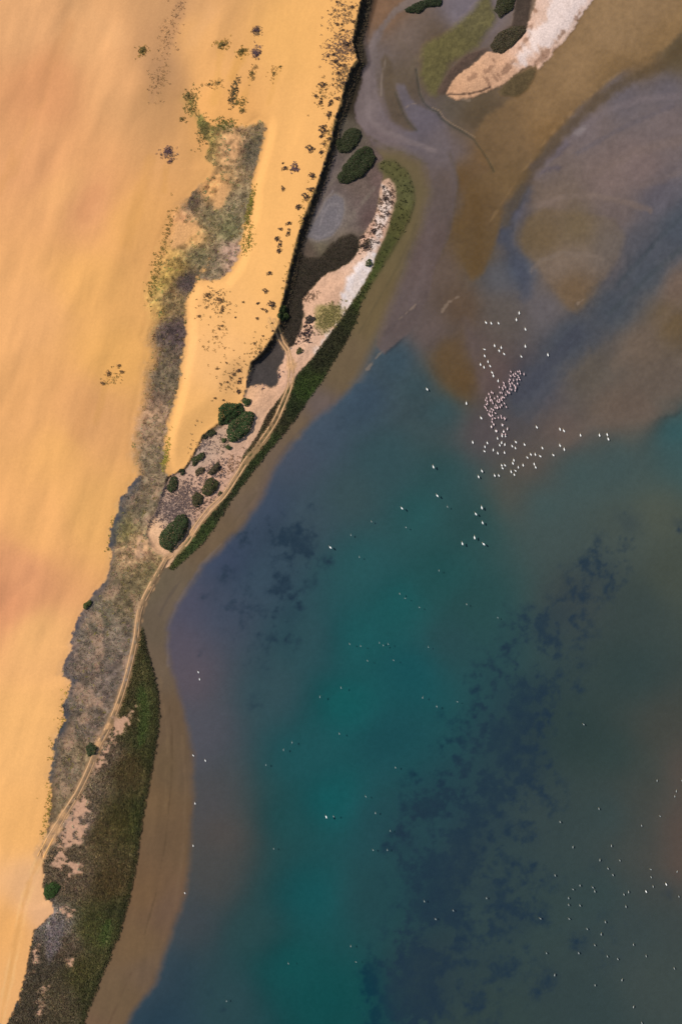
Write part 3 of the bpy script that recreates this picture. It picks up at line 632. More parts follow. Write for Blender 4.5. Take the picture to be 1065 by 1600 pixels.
def ground_mat(name, rough, spec, bump_scale, bump, var):
    m, nt, p = new_mat(name)
    at = nt.nodes.new('ShaderNodeAttribute'); at.attribute_name = 'soil'
    tc = nt.nodes.new('ShaderNodeTexCoord')
    no = nt.nodes.new('ShaderNodeTexNoise'); no.inputs['Scale'].default_value = 1.7; no.inputs['Detail'].default_value = 6
    nt.links.new(tc.outputs['Object'], no.inputs['Vector'])
    mr = nt.nodes.new('ShaderNodeMapRange')
    mr.inputs['From Min'].default_value = 0.3; mr.inputs['From Max'].default_value = 0.7
    mr.inputs['To Min'].default_value = 1 - var; mr.inputs['To Max'].default_value = 1 + var
    nt.links.new(no.outputs['Fac'], mr.inputs['Value'])
    mul = nt.nodes.new('ShaderNodeVectorMath'); mul.operation = 'SCALE'
    nt.links.new(at.outputs['Color'], mul.inputs[0]); nt.links.new(mr.outputs[0], mul.inputs['Scale'])
    nt.links.new(mul.outputs[0], p.inputs['Base Color'])
    p.inputs['Roughness'].default_value = rough
    p.inputs['Specular IOR Level'].default_value = spec
    n2 = nt.nodes.new('ShaderNodeTexNoise'); n2.inputs['Scale'].default_value = bump_scale; n2.inputs['Detail'].default_value = 5
    nt.links.new(tc.outputs['Object'], n2.inputs['Vector'])
    b = nt.nodes.new('ShaderNodeBump'); b.inputs['Strength'].default_value = bump; b.inputs['Distance'].default_value = 0.3
    nt.links.new(n2.outputs['Fac'], b.inputs['Height']); nt.links.new(b.outputs[0], p.inputs['Normal'])
    return m

M_SAND = ground_mat('dry_dune_sand', 0.95, 0.15, 0.9, 0.12, 0.035)
M_SOIL = ground_mat('scrub_soil', 0.95, 0.15, 1.6, 0.5, 0.14)
M_MUD = ground_mat('damp_tidal_mud', 0.85, 0.12, 0.5, 0.08, 0.04)
M_BED = ground_mat('lagoon_bed_silt', 0.85, 0.12, 0.5, 0.08, 0.04)

# ------------------------------------------------------------------ ground meshes
def tag(o, label=None, cat=None, group=None, kind=None):
    if label: o['label'] = label
    if cat: o['category'] = cat
    if group: o['group'] = group
    if kind: o['kind'] = kind
    return o

def mesh_np(name, verts, loops, nper, mats, colors=None, smooth_=False, matidx=None):
    me = bpy.data.meshes.new(name)
    nv = len(verts); nf = len(loops) // nper
    me.vertices.add(nv); me.vertices.foreach_set('co', np.ascontiguousarray(verts, np.float32).ravel())
    me.loops.add(len(loops)); me.loops.foreach_set('vertex_index', np.ascontiguousarray(loops, np.int32))
    me.polygons.add(nf)
    me.polygons.foreach_set('loop_start', np.arange(0, nf * nper, nper, dtype=np.int32))
    me.polygons.foreach_set('loop_total', np.full(nf, nper, np.int32))
    for m in mats: me.materials.append(m)
    if matidx is not None: me.polygons.foreach_set('material_index', np.ascontiguousarray(matidx, np.int32))
    me.polygons.foreach_set('use_smooth', np.full(nf, smooth_, bool))
    if colors is not None:
        at = me.attributes.new('soil', 'FLOAT_COLOR', 'POINT')
        c4 = np.ones((nv, 4), np.float32); c4[:, :3] = colors
        at.data.foreach_set('color', c4.ravel())
    me.update(calc_edges=True)
    return me

def link(name, me, parent=None, loc=None):
    o = bpy.data.objects.new(name, me)
    COL.objects.link(o)
    if parent: o.parent = parent
    if loc is not None: o.location = loc
    return o

ny, nx = X.shape
idx = np.arange(nx * ny).reshape(ny, nx)
q = np.stack([idx[:-1, :-1], idx[:-1, 1:], idx[1:, 1:], idx[1:, :-1]], -1).reshape(-1, 4)
fc = CLS[:-1, :-1].ravel()
P = np.stack([X, Y, Z], -1).reshape(-1, 3); SC = SOIL.reshape(-1, 3)
for k, (nm, mt, lab) in enumerate([
        ('dune', M_SAND, 'orange desert dune sand sloping down to the lagoon shore'),
        ('dune_slack', M_SOIL, 'grey brown scrub floored hollow between the orange dunes'),
        ('salt_marsh', M_SOIL, 'dark marsh ground along the inlet and behind the shore'),
        ('sand_spit', M_SOIL, 'pale pink sand spit and bank between dune and lagoon'),
        ('tidal_flat', M_MUD, 'brown damp tidal flat along the edge of the water'),
        ('lagoon_bed', M_BED, 'silty lagoon bed with dark eelgrass patches under the water')]):
    f = q[fc == k]
    used, inv = np.unique(f.ravel(), return_inverse=True)
    me = mesh_np(nm, P[used], inv.astype(np.int32), 4, [mt], SC[used], True)
    tag(link(nm, me), lab, kind='structure')

# ------------------------------------------------------------------ water
def water():
    r = 2490.0; d = -6.0
    v = [(-r, -r, 0), (r, -r, 0), (r, r, 0), (-r, r, 0), (-r, -r, d), (r, -r, d), (r, r, d), (-r, r, d)]
    f = [(0, 1, 2, 3), (7, 6, 5, 4), (0, 4, 5, 1), (1, 5, 6, 2), (2, 6, 7, 3), (3, 7, 4, 0)]
    me = bpy.data.meshes.new('water'); me.from_pydata(v, [], f)
    m = bpy.data.materials.new('lagoon_water'); m.use_nodes = True
    nt = m.node_tree; nt.nodes.remove(nt.nodes['Principled BSDF']); out = nt.nodes['Material Output']
    tr = nt.nodes.new('ShaderNodeBsdfTransparent')
    gl = nt.nodes.new('ShaderNodeBsdfGlossy'); gl.inputs['Roughness'].default_value = 0.12
    fr = nt.nodes.new('ShaderNodeFresnel'); fr.inputs['IOR'].default_value = 1.33
    tc = nt.nodes.new('ShaderNodeTexCoord')
    no = nt.nodes.new('ShaderNodeTexNoise'); no.inputs['Scale'].default_value = 0.8; no.inputs['Detail'].default_value = 4
    nt.links.new(tc.outputs['Object'], no.inputs['Vector'])
    bp = nt.nodes.new('ShaderNodeBump'); bp.inputs['Strength'].default_value = 0.03; bp.inputs['Distance'].default_value = 0.2
    nt.links.new(no.outputs['Fac'], bp.inputs['Height'])
    nt.links.new(bp.outputs[0], gl.inputs['Normal']); nt.links.new(bp.outputs[0], fr.inputs['Normal'])
    mx = nt.nodes.new('ShaderNodeMixShader')
    # the surface mirrors the sky from above only (no total reflection back into the shallow water)
    ge = nt.nodes.new('ShaderNodeNewGeometry')
    fm = nt.nodes.new('ShaderNodeMath'); fm.operation = 'MULTIPLY'
    inv = nt.nodes.new('ShaderNodeMath'); inv.operation = 'SUBTRACT'; inv.inputs[0].default_value = 1.0
    nt.links.new(ge.outputs['Backfacing'], inv.inputs[1]); nt.links.new(fr.outputs[0], fm.inputs[0]); nt.links.new(inv.outputs[0], fm.inputs[1])
    nt.links.new(fm.outputs[0], mx.inputs[0]); nt.links.new(tr.outputs[0], mx.inputs[1]); nt.links.new(gl.outputs[0], mx.inputs[2])
    nt.links.new(mx.outputs[0], out.inputs['Surface'])
    va = nt.nodes.new('ShaderNodeVolumeAbsorption')
    dens = 0.6
    va.inputs['Density'].default_value = dens
    va.inputs['Color'].default_value = tuple(1 - K_ABS / dens) + (1,)
    nt.links.new(va.outputs[0], out.inputs['Volume'])
    me.materials.append(m)
    tag(link('water', me), 'clear teal lagoon water over pale silt and dark eelgrass', kind='structure')
water()

# ------------------------------------------------------------------ wheel tracks
def ribbon_pts(pts, step=1.5):
    p = np.asarray(pts, float)
    # Catmull-Rom through the points
    out = []
    for k in range(len(p) - 1):
        p0 = p[max(k - 1, 0)]; p1 = p[k]; p2 = p[k + 1]; p3 = p[min(k + 2, len(p) - 1)]
        n = max(2, int(np.hypot(*(p2 - p1)) / step))
        t = np.linspace(0, 1, n, endpoint=False)[:, None]
        out.append(0.5 * ((2 * p1) + (-p0 + p2) * t + (2 * p0 - 5 * p1 + 4 * p2 - p3) * t ** 2 + (-p0 + 3 * p1 - 3 * p2 + p3) * t ** 3))
    return np.concatenate(out + [p[-1:]])

def make_track(name, lines, mat, label, width):
    vs_, fs_, cs_ = [], [], []
    base = 0
    for ln in lines:
        c = ribbon_pts(ln)
        c = c + 0.8 * np.stack([fbm(c[:, 1], c[:, 0], 40, 2, 51), np.zeros(len(c))], -1)
        x, y, z0 = place(c[:, 0], c[:, 1])
        tx = np.gradient(x); ty = np.gradient(y)
        l = np.hypot(tx, ty); nxv = -ty / l; nyv = tx / l
        w = width * (1.05 + 1.3 * fbm(c[:, 0], c[:, 1], 16, 3, 52))
        n = len(x)
        cols = 4
        for j in range(cols):
            f = (j / (cols - 1) - 0.5) * 2
            px = x + nxv * w * f; py = y + nyv * w * f
            pz = sample(Z, px, py) + (0.11 if abs(f) < 0.9 else 0.04)
            vs_.append(np.stack([px, py, pz], -1))
            cc = np.where((np.abs(c[:, 1] - 1500) < 1200)[:, None] & (c[:, 1] > 1310)[:, None], alb((246, 184, 116)), alb((214, 168, 124)))
            dune = (c[:, 1] < 520)[:, None]
            cc = np.where(dune, alb((240, 184, 112)), cc)
            cs_.append(cc * (.96 + 0.5 * fbm(c[:, 0] + 9 * j, c[:, 1], 9, 3, 53))[:, None])
        a = np.arange(n - 1)
        a = a[fbm(c[:-1, 0], c[:-1, 1], 22, 3, 54) > np.where((c[:-1, 1] > 560) & (c[:-1, 1] < 1000), -.13, -.2)]      # blown over here and there
        for j in range(cols - 1):
            s0 = base + j * n; s1 = base + (j + 1) * n
            fs_.append(np.stack([s0 + a + 1, s0 + a, s1 + a, s1 + a + 1], -1).ravel())
        base += n * cols
    me = mesh_np(name, np.concatenate(vs_), np.concatenate(fs_), 4, [mat], np.concatenate(cs_), True)
    tag(link(name, me), label, kind='structure')

make_track('sand_track', [TRACK_UP_A, TRACK_UP_B, [p for p in TRACK_DN_A if p[1] < 1345], [p for p in TRACK_DN_B if p[1] < 1345]], M_SAND, 'pale twin wheel ruts of the sandy track along the shore', 0.2)

# ------------------------------------------------------------------ plant materials (colour comes from the plant's own tint)
def plant_mat(name, rough=0.8):
    m, nt, p = new_mat(name)
    at = nt.nodes.new('ShaderNodeAttribute'); at.attribute_name = 'soil'
    nt.links.new(at.outputs['Color'], p.inputs['Base Color'])
    p.inputs['Roughness'].default_value = rough
    p.inputs['Specular IOR Level'].default_value = 0.2
    return m
M_LEAF = plant_mat('leaf_tint')
M_STEM, _nt, _p = new_mat('woody_stem')
_n = _nt.nodes.new('ShaderNodeTexNoise'); _n.inputs['Scale'].default_value = 12
_r = _nt.nodes.new('ShaderNodeValToRGB'); _r.color_ramp.elements[0].color = (.05, .035, .025, 1); _r.color_ramp.elements[1].color = (.16, .12, .09, 1)
_nt.links.new(_n.outputs['Fac'], _r.inputs[0]); _nt.links.new(_r.outputs[0], _p.inputs['Base Color']); _p.inputs['Roughness'].default_value = .9

def tufts(name, u, v, rad, hgt, colr, blades, label, cat, wide=0.35, lean=0.8):
    """many grass or scrub tufts joined: each blade one bent leaf (2 triangles)"""
    x, y, z = place(u, v)
    n = len(x)
    N = n * blades
    ang = rng.uniform(0, 2 * np.pi, N)
    rr = np.repeat(rad, blades); hh = np.repeat(hgt, blades) * rng.uniform(0.5, 1.1, N)
    bx = np.repeat(x, blades) + np.cos(ang) * rr * rng.uniform(0, 0.45, N)
    by = np.repeat(y, blades) + np.sin(ang) * rr * rng.uniform(0, 0.45, N)
    bz = np.repeat(z, blades) - 0.05
    out = rr * rng.uniform(0.25, lean, N)
    w = rr * wide * rng.uniform(0.6, 1.3, N)
    px, py = -np.sin(ang), np.cos(ang)
    A = np.stack([bx - px * w * .5, by - py * w * .5, bz], -1)
    B = np.stack([bx + px * w * .5, by + py * w * .5, bz], -1)
    mx, my, mz = bx + np.cos(ang) * out * .45, by + np.sin(ang) * out * .45, bz + hh * .75
    C = np.stack([mx + px * w * .5, my + py * w * .5, mz], -1)
    D = np.stack([mx - px * w * .5, my - py * w * .5, mz], -1)
    T = np.stack([bx + np.cos(ang) * out, by + np.sin(ang) * out, bz + hh * rng.uniform(.7, 1.0, N)], -1)
    vs_ = np.stack([A, B, C, D, T], 1).reshape(-1, 3)
    b = np.arange(N) * 5
    tri = np.stack([b, b + 1, b + 2, b, b + 2, b + 3, b + 3, b + 2, b + 4], -1).ravel()
    cc = np.repeat(colr, blades, 0) * rng.uniform(0.75, 1.3, N)[:, None]
    cc = np.repeat(cc, 5, 0)
    me = mesh_np(name, vs_, tri, 3, [M_LEAF], np.clip(cc, .004, .7), False)
    o = link(name, me)
    tag(o, label, cat, kind='stuff')
    return o

def scatter(poly_bb, n):
    x0, y0, x1, y1 = poly_bb
    return rng.uniform(x0, x1, n), rng.uniform(y0, y1, n)

def fields(u, v):
    """ground colour and zone fields read back from the finished ground"""
    x, y, z = place(u, v)
    return sample(SOIL, x, y), z, None, {k: sample(g, x, y) for k, g in F.items()}

# scrub in the dune slack
u, v = scatter((60, 130, 420, 1340), 150000)
sd_ = sdf(u, v, SLACK); k = sd_ > -2
u, v, sd_ = u[k], v[k], sd_[k]
col, zz, cls, f = fields(u, v)
lum = col.mean(1)
dens = np.clip(1.5 - 6.0 * lum, 0.04, 1.0) * smooth(-0.35, 0.15, f['n1'] + 0.9 * f['n2'] + 0.22) * smooth(2.0, 5.0, f['td'])
for p in (TAN_SLACK, TAN_SLACK2):
    dens = dens * smooth(2, -3, sdf(u, v, p))
edge = np.where(u < np.interp(v, [0, 400, 640, 760, 900], [330, 285, 240, 225, 190]), smooth(-4, 22, f['s_s']), smooth(-2, 2, f['s_s']))
k = (rng.uniform(0, 1, len(u)) < dens * 0.62 * edge) & (f['s_s'] > -4)
u, v, col = u[k], v[k], col[k]
print('slack tufts', len(u))
hue = np.stack([rng.uniform(.85, 1.15, len(u)), rng.uniform(.9, 1.1, len(u)), rng.uniform(.8, 1.15, len(u))], -1) * rng.uniform(.78, 1.3, len(u))[:, None]
yel = (rng.uniform(0, 1, len(u)) < 0.03)[:, None]
tcol = np.where(yel, alb((150, 132, 70)), np.clip(col, 0.02, 0.25) * 1.05 * hue)
bigp = rng.uniform(0, 1, len(u)) < .10
tcol = np.where(bigp[:, None], tcol * np.array([.62, .62, .6]), tcol)
tufts('dune_scrub', u, v, rng.uniform(.2, .45, len(u)) * np.where(bigp, 2.1, 1.0), rng.uniform(.1, .3, len(u)), tcol, 7,
      'grey and olive dry scrub covering the hollow between the dunes', 'scrub', wide=.6, lean=1.0)

# marsh and reed beds
def reed_field(bb, n, key, keep, rad, hgt, blades, name, label, gain, wide):
    u, v = scatter(bb, n)
    poly = {'s_m': MARSH_LOW, 's_belt': BELT, 'si': INLET}[key]
    k = sdf(u, v, poly) > -1
    u, v = u[k], v[k]
    col, zz, cls, f = fields(u, v)
    p = keep(u, v, col, f)
    k = (rng.uniform(0, 1, len(u)) < p) & (f[key] > 0) & (f['s_d'] < 0) & (f['td'] > 3.0)
    u, v, col = u[k], v[k], col[k]
    print(name, len(u))
    hue = np.stack([rng.uniform(.88, 1.1, len(u)), rng.uniform(.92, 1.08, len(u)), rng.uniform(.75, 1.05, len(u))], -1) * rng.uniform(.65, 1.4, len(u))[:, None]
    return tufts(name, u, v, rng.uniform(rad[0], rad[1], len(u)), rng.uniform(hgt[0], hgt[1], len(u)), np.clip(col, .005, .2) * gain * hue, blades, label, 'reeds', wide=wide, lean=.9)

reed_field((0, 960, 260, 1640), 60000, 's_m',
           lambda u, v, c, f: (1 - .85 * f['pale']) * np.clip(1.3 - 6 * c.mean(1), 0.02, 1) * smooth(0.8, 2.2, f['wr']), (.3, .65), (.3, .8), 6,
           'marsh_reeds', 'dark green and brown reeds filling the lower marsh', 1.3, .4)
reed_field((255, 240, 660, 900), 60000, 's_belt',
           lambda u, v, c, f: np.where(v < 440, .10, 1.0), (.3, .6), (.25, .7), 6,
           'reed_belt', 'narrow belt of dark and bright green reeds along the shore', 1.0, .4)
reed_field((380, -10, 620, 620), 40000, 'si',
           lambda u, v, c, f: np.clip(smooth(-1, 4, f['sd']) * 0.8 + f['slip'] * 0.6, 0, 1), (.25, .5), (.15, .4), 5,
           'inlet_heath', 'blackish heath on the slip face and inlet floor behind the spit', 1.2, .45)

# sparse grass on the dune crest and the spit
def dune_grass():
    us, vs2, cs = [], [], []
    for (cx, cy, rx, ry, n, c) in [(535, 20, 26, 26, 170, (120, 96, 74)), (533, 75, 24, 30, 420, (128, 100, 82)), (534, 120, 14, 26, 180, (130, 104, 74)), (500, 150, 14, 22, 60, (150, 118, 70)),
                                   (515, 215, 12, 40, 90, (150, 120, 66)), (478, 330, 8, 50, 80, (160, 128, 62)), (452, 430, 7, 60, 90, (160, 128, 62)), (405, 545, 22, 26, 70, (130, 104, 62)),
                                   (360, 590, 26, 40, 60, (140, 110, 66)), (335, 470, 26, 22, 120, (140, 112, 72)), (340, 525, 30, 40, 60, (170, 130, 76)), (300, 700, 10, 40, 20, (150, 120, 80)),
                                   (258, 715, 5, 30, 120, (164, 150, 62)), (390, 325, 5, 34, 200, (134, 124, 50)), (388, 375, 8, 24, 120, (140, 128, 54)), (262, 360, 8, 40, 90, (150, 124, 66)), (243, 430, 12, 40, 150, (140, 120, 60)),
                                   (176, 590, 18, 14, 50, (190, 150, 84)), (97, 1150, 14, 90, 260, (170, 142, 60)), (78, 1260, 8, 50, 120, (160, 136, 60)), (178, 830, 8, 30, 130, (140, 130, 62)),
                                   (223, 80, 8, 10, 50, (160, 128, 66)), (262, 50, 16, 50, 110, (196, 150, 102)), (248, 125, 16, 34, 90, (190, 146, 98)), (282, 10, 8, 20, 40, (190, 146, 104)), (300, 160, 12, 24, 130, (120, 108, 56)), (318, 205, 12, 24, 140, (118, 106, 60)), (350, 195, 20, 10, 120, (110, 108, 52)), (347, 70, 12, 9, 70, (176, 140, 66)), (378, 80, 9, 7, 60, (160, 128, 62)),
                                   (400, 48, 9, 7, 60, (150, 118, 84)), (400, 80, 8, 12, 60, (128, 100, 92)), (395, 115, 6, 14, 40, (176, 136, 80)), (428, 115, 8, 12, 30, (180, 138, 76)), (375, 160, 10, 12, 60, (140, 118, 62)), (335, 130, 14, 8, 40, (186, 144, 84)), (262, 240, 12, 10, 90, (150, 116, 92)), (365, 145, 6, 24, 150, (88, 78, 52))]:
        a = rng.normal(0, .5, n) * rx; b = rng.normal(0, .5, n) * ry
        us.append(cx + a - 0.2 * b); vs2.append(cy + b); cs.append(np.tile(alb(c), (n, 1)) * rng.uniform(.7, 1.5, n)[:, None])
    u = np.concatenate(us); v = np.concatenate(vs2); c = np.concatenate(cs)
    _, _, _, f = fields(u, v)
    k = (f['s_d'] > 0)
    u, v, c = u[k], v[k], c[k]
    n = len(u)
    tufts('dune_grass', u, v, rng.uniform(.22, .5, n), rng.uniform(.15, .4, n), c, 7, 'sparse yellowish grass tufts dotted over the dune sand', 'grass', wide=.4, lean=1.0)
dune_grass()

def spit_scrub():
    us, vs2, cs = [], [], []
    for (cx, cy, rx, ry, n, c) in [(312, 690, 30, 26, 320, (116, 98, 96)), (285, 775, 36, 36, 620, (128, 106, 100)), (270, 800, 36, 26, 380, (120, 100, 96)), (325, 790, 26, 22, 120, (130, 100, 80)), (335, 735, 24, 24, 160, (110, 94, 92)), (370, 725, 26, 20, 110, (170, 128, 96)),
                                   (420, 590, 20, 12, 260, (100, 86, 98)), (515, 495, 24, 22, 420, (146, 132, 78)), (478, 520, 12, 16, 110, (64, 50, 56)), (602, 310, 14, 30, 150, (110, 84, 70)), (590, 350, 14, 24, 100, (120, 92, 74)), (572, 382, 12, 12, 110, (70, 60, 42)), (485, 463, 14, 9, 60, (150, 116, 92)), (350, 690, 10, 14, 60, (120, 104, 84))]:
        a = rng.normal(0, .5, n) * rx; b = rng.normal(0, .5, n) * ry
        us.append(cx + a - 0.3 * b); vs2.append(cy + b); cs.append(np.tile(alb(c), (n, 1)) * rng.uniform(.55, 1.15, n)[:, None])
    u = np.concatenate(us); v = np.concatenate(vs2); c = np.concatenate(cs)
    _, _, _, f = fields(u, v)
    k = (f['s_spit'] > -1) & (f['td'] > 3)
    u, v, c = u[k], v[k], c[k]
    n = len(u)
    tufts('spit_scrub', u, v, rng.uniform(.22, .5, n), rng.uniform(.15, .35, n), c, 7, 'mauve and olive scrub tufts speckling the pale spit sand', 'scrub', wide=.5, lean=1.0)
spit_scrub()

# ------------------------------------------------------------------ bushes
def leaf_cloud(pts, size, colr, normals=None):
    """quads of foliage at pts, facing roughly outwards"""
    n = len(pts)
    nrm = rng.normal(0, 1, (n, 3)) * 0.4 + (normals if normals is not None else np.array([0, 0, 1.0]))
    nrm /= np.linalg.norm(nrm, axis=1)[:, None]
    a = np.cross(nrm, rng.normal(0, 1, (n, 3))); a /= np.linalg.norm(a, axis=1)[:, None]
    b = np.cross(nrm, a)
    s = size * rng.uniform(.6, 1.3, n)[:, None]
    v0 = pts - a * s * .5; v1 = pts + b * s * .28 + a * s * .05; v2 = pts + a * s * .5; v3 = pts - b * s * .28 + a * s * .05
    vs_ = np.stack([v0, v1, v2, v3], 1).reshape(-1, 3)
    cc = np.repeat(colr * rng.uniform(.82, 1.18, n)[:, None], 4, 0)
    return vs_, np.arange(n * 4), cc

def stem_mesh(name, tips, r0):
    """woody stems fanning from the root to the tips (tapered three-sided)"""
    vs_, fs_ = [], []
    for t in tips:
        t = np.asarray(t, float)
        mid = t * np.array([.45, .45, .6])
        ring = []
        for c, r in ((np.array([t[0] * .06, t[1] * .06, -.15]), r0), (mid, r0 * .6), (t, r0 * .2)):
            ring.append([c + r * np.array([math.cos(a), math.sin(a), 0]) for a in (0, 2.094, 4.189)])
        b = len(vs_)
        for r in ring: vs_.extend(r)
        for k in range(2):
            for j in range(3):
                fs_.append((b + 3 * k + j, b + 3 * k + (j + 1) % 3, b + 3 * k + 3 + (j + 1) % 3, b + 3 * k + 3 + j))
    me = bpy.data.meshes.new(name); me.from_pydata([tuple(v) for v in vs_], [], fs_); me.materials.append(M_STEM)
    return me

def ellipse(cx, cy, rx, ry, tilt=0.0, n=18, lump=.12):
    ph = random.uniform(0, 6.28)
    out = []
    for k in range(n):
        a = 2 * math.pi * k / n
        r = 1 + lump * math.sin(3 * a + ph) + lump * .7 * math.sin(5 * a + 2 * ph)
        x = rx * r * math.cos(a); y = ry * r * math.sin(a)
        out.append((cx + x * math.cos(tilt) - y * math.sin(tilt), cy + x * math.sin(tilt) + y * math.cos(tilt)))
    return out

def big_bush(name, poly, seen, height, label, cat, group=None, density=60, leaf=.4):
    p = np.asarray(poly, float)
    c = p.mean(0)
    x0, y0, z0 = [float(q) for q in place(c[0:1], c[1:2])]
    root = bpy.data.objects.new(name, None); COL.objects.link(root)
    root.location = (x0, y0, z0)
    root.empty_display_size = 0.5
    tag(root, label, cat, group)
    # outline in metres about the root
    k = (HCAM - z0) / HCAM
    pm = np.stack([(p[:, 0] - U0) / S * k - x0, (V0 - p[:, 1]) / S * k - y0], -1)
    lo, hi = pm.min(0) - .3, pm.max(0) + .3
    area = (hi - lo).prod()
    n = int(area * density)
    q = rng.uniform(0, 1, (n, 2)) * (hi - lo) + lo
    d = sdf(q[:, 0], q[:, 1], pm) + .9 * fbm(q[:, 0] + x0, q[:, 1] + y0, 1.3, 3, 71)
    kk = d > 0
    q, d = q[kk], d[kk]
    rad = max(d.max(), .3)
    lump = fbm(q[:, 0] + x0, q[:, 1] + y0, 1.5, 3, 72)
    top = height * np.sqrt(np.clip(1 - (1 - np.clip(d / min(rad, 1.8), 0, 1)) ** 2, 0, 1)) * (1 + 1.1 * lump)
    zt = top * np.where(rng.uniform(0, 1, len(q)) < .75, rng.uniform(.85, 1.0, len(q)), rng.uniform(.1, .9, len(q)))
    gz = sample(Z, q[:, 0] + x0, q[:, 1] + y0) - z0
    pts = np.stack([q[:, 0], q[:, 1], np.maximum(gz, -0.6) + .08 + zt], -1)
    colr = alb(seen) * np.array([1.55, 1.8, 1.35]) * (1 + .4 * lump)[:, None]  # raised clumps lighter, hollows darker: lit and shaded sides put into the colour
    colr = colr * np.stack([rng.uniform(.8, 1.2, len(q)), rng.uniform(.9, 1.1, len(q)), rng.uniform(.7, 1.2, len(q))], -1)
    vs_, lp, cc = leaf_cloud(pts, leaf, colr, np.array([0, 0, .9]))
    me = mesh_np('foliage', vs_, lp, 4, [M_LEAF], np.clip(cc, .004, .5))
    link('foliage', me, root)
    tips = [(pts[i][0] * .85, pts[i][1] * .85, pts[i][2] * .8) for i in rng.integers(0, len(pts), 9)] if len(pts) else [(0, 0, .3)]
    link('stem', stem_mesh('stem', tips, .06 + .02 * height), root)
    return root

G = (40, 52, 30)
BUSHES = [
 ([(341,638),(350,632),(361,630),(375,631),(380,636),(381,642),(373,649),(364,655),(356,662),(343,663),(340,651)], G, 1.7, 'upper left half of the heart shaped pair of dark green bushes'),
 ([(358,661),(369,653),(380,644),(391,641),(398,649),(395,662),(390,675),(376,686),(363,691),(355,685),(354,673)], (42,54,31), 1.9, 'lower right half of the heart shaped pair of dark green bushes'),
 (ellipse(385,628,6,6.5), (46,56,32), 1.2, 'small round green bush touching the top of the heart shaped pair'),
 (ellipse(357,699,4.8,5), (52,60,36), .9, 'small round green bush just below the heart shaped pair'),
 (ellipse(350,687,2.6,4.4,.5), (62,66,40), .6, 'tiny oval green bush left below the heart shaped pair'),
 (ellipse(270,757,7.5,13,.25), (46,48,32), 1.3, 'upright oval dark bush at the foot of the central dune tip'),
 (ellipse(285,737,4.2,5,.2), (40,44,30), .9, 'small dark bush on the sand at the tip of the central dune'),
 ([(248,840),(254,829),(268,816),(279,806),(288,802),(294,808),(294,825),(288,838),(275,852),(267,862),(256,857),(250,850)], (48,54,34), 1.9, 'large lone leaf shaped dark green bush where the spit meets the scrub'),
 ([(299,718),(309,711),(318,707),(321,713),(313,721),(301,728)], (48,50,30), 1.2, 'slanting dark bush along the foot of the central dune'),
 ([(305,735),(315,730),(321,730),(318,740),(305,745)], (66,54,44), .9, 'left brown bush of the pair in the mauve scrub below the dune'),
 ([(331,730),(341,722),(346,728),(343,735),(330,742),(324,739)], (62,50,42), 1.0, 'right brown bush of the pair in the mauve scrub below the dune'),
 ([(315,765),(322,752),(331,746),(342,754),(339,765),(326,775),(316,771)], (58,54,36), 1.3, 'broad olive brown bush near the track, upper one of two joined'),
 ([(299,778),(307,768),(318,775),(316,786),(307,793),(302,788)], (62,54,40), 1.1, 'rounded brown bush near the track, lower one of two joined'),
 (ellipse(320,683,4.5,4), (44,42,32), .8, 'small blackish bush at the dune foot left of the heart shaped pair'),
 (ellipse(330,677,8,5,-.3), (52,50,36), .9, 'dark oval bush between dune foot and the heart shaped pair'),
 (ellipse(344,770,2.6,4.6,.5), (66,60,40), .6, 'tiny dark bush close to the track edge below the pink sand'),
 (ellipse(442,491,8,12,.1), (48,54,30), 1.3, 'dark green bush on the dune edge above the wheel ruts'),
 (ellipse(467.6,549,5,5.5,.5), (62,58,38), .7, 'small olive bush on the spit beside the wheel ruts'),
 (ellipse(484,499,8,6,-.3), (58,46,50), .7, 'dark mauve bush beside the olive scrub patch on the spit'),
 (ellipse(577,411,5,7,.2), (56,60,32), .9, 'green bush on the lagoon edge of the spit beside white sand'),
 ([(538,208),(550,199),(562,203),(565,213),(556,228),(546,238),(530,239),(524,226)], (44,44,30), 1.2, 'upper of two dark green thickets in the mud below the dune'),
 ([(526,279),(538,257),(555,238),(569,228),(579,231),(587,247),(582,258),(565,277),(542,287),(530,285)], (42,44,28), 1.4, 'larger lower one of two dark green thickets in the mud'),
 ([(630,17),(653,3),(673,-3),(692,-1),(687,11),(667,11),(656,21),(636,20)], (38,42,28), 1.2, 'blackish green thicket on the mud at the top edge of the picture'),
 ([(771,17),(777,-4),(805,-4),(800,14),(780,30)], (50,46,32), 1.1, 'dark thicket beside the white sand bank at the top edge'),
 ([(766,70),(780,51),(800,42),(818,40),(820,48),(808,65),(785,83),(768,80)], (64,52,44), .7, 'dark brown thicket along the left edge of the white sand bank'),
 (ellipse(143,1171,8,10,.3), (50,52,36), 1.2, 'round dark bush just left of the track in the grey scrub'),
 ([(69,1396),(72,1380),(88,1378),(97,1384),(86,1400),(74,1406)], (44,58,28), 1.2, 'bright dark green bush between the pale sand and the lower marsh'),
 (ellipse(136,946,5,8.5,.6), (60,62,32), .9, 'dark green bush on the dune edge above the lower scrub'),
]
for (poly, c, h, lab) in BUSHES:
    big_bush('bush', poly, c, h, lab, 'bush')

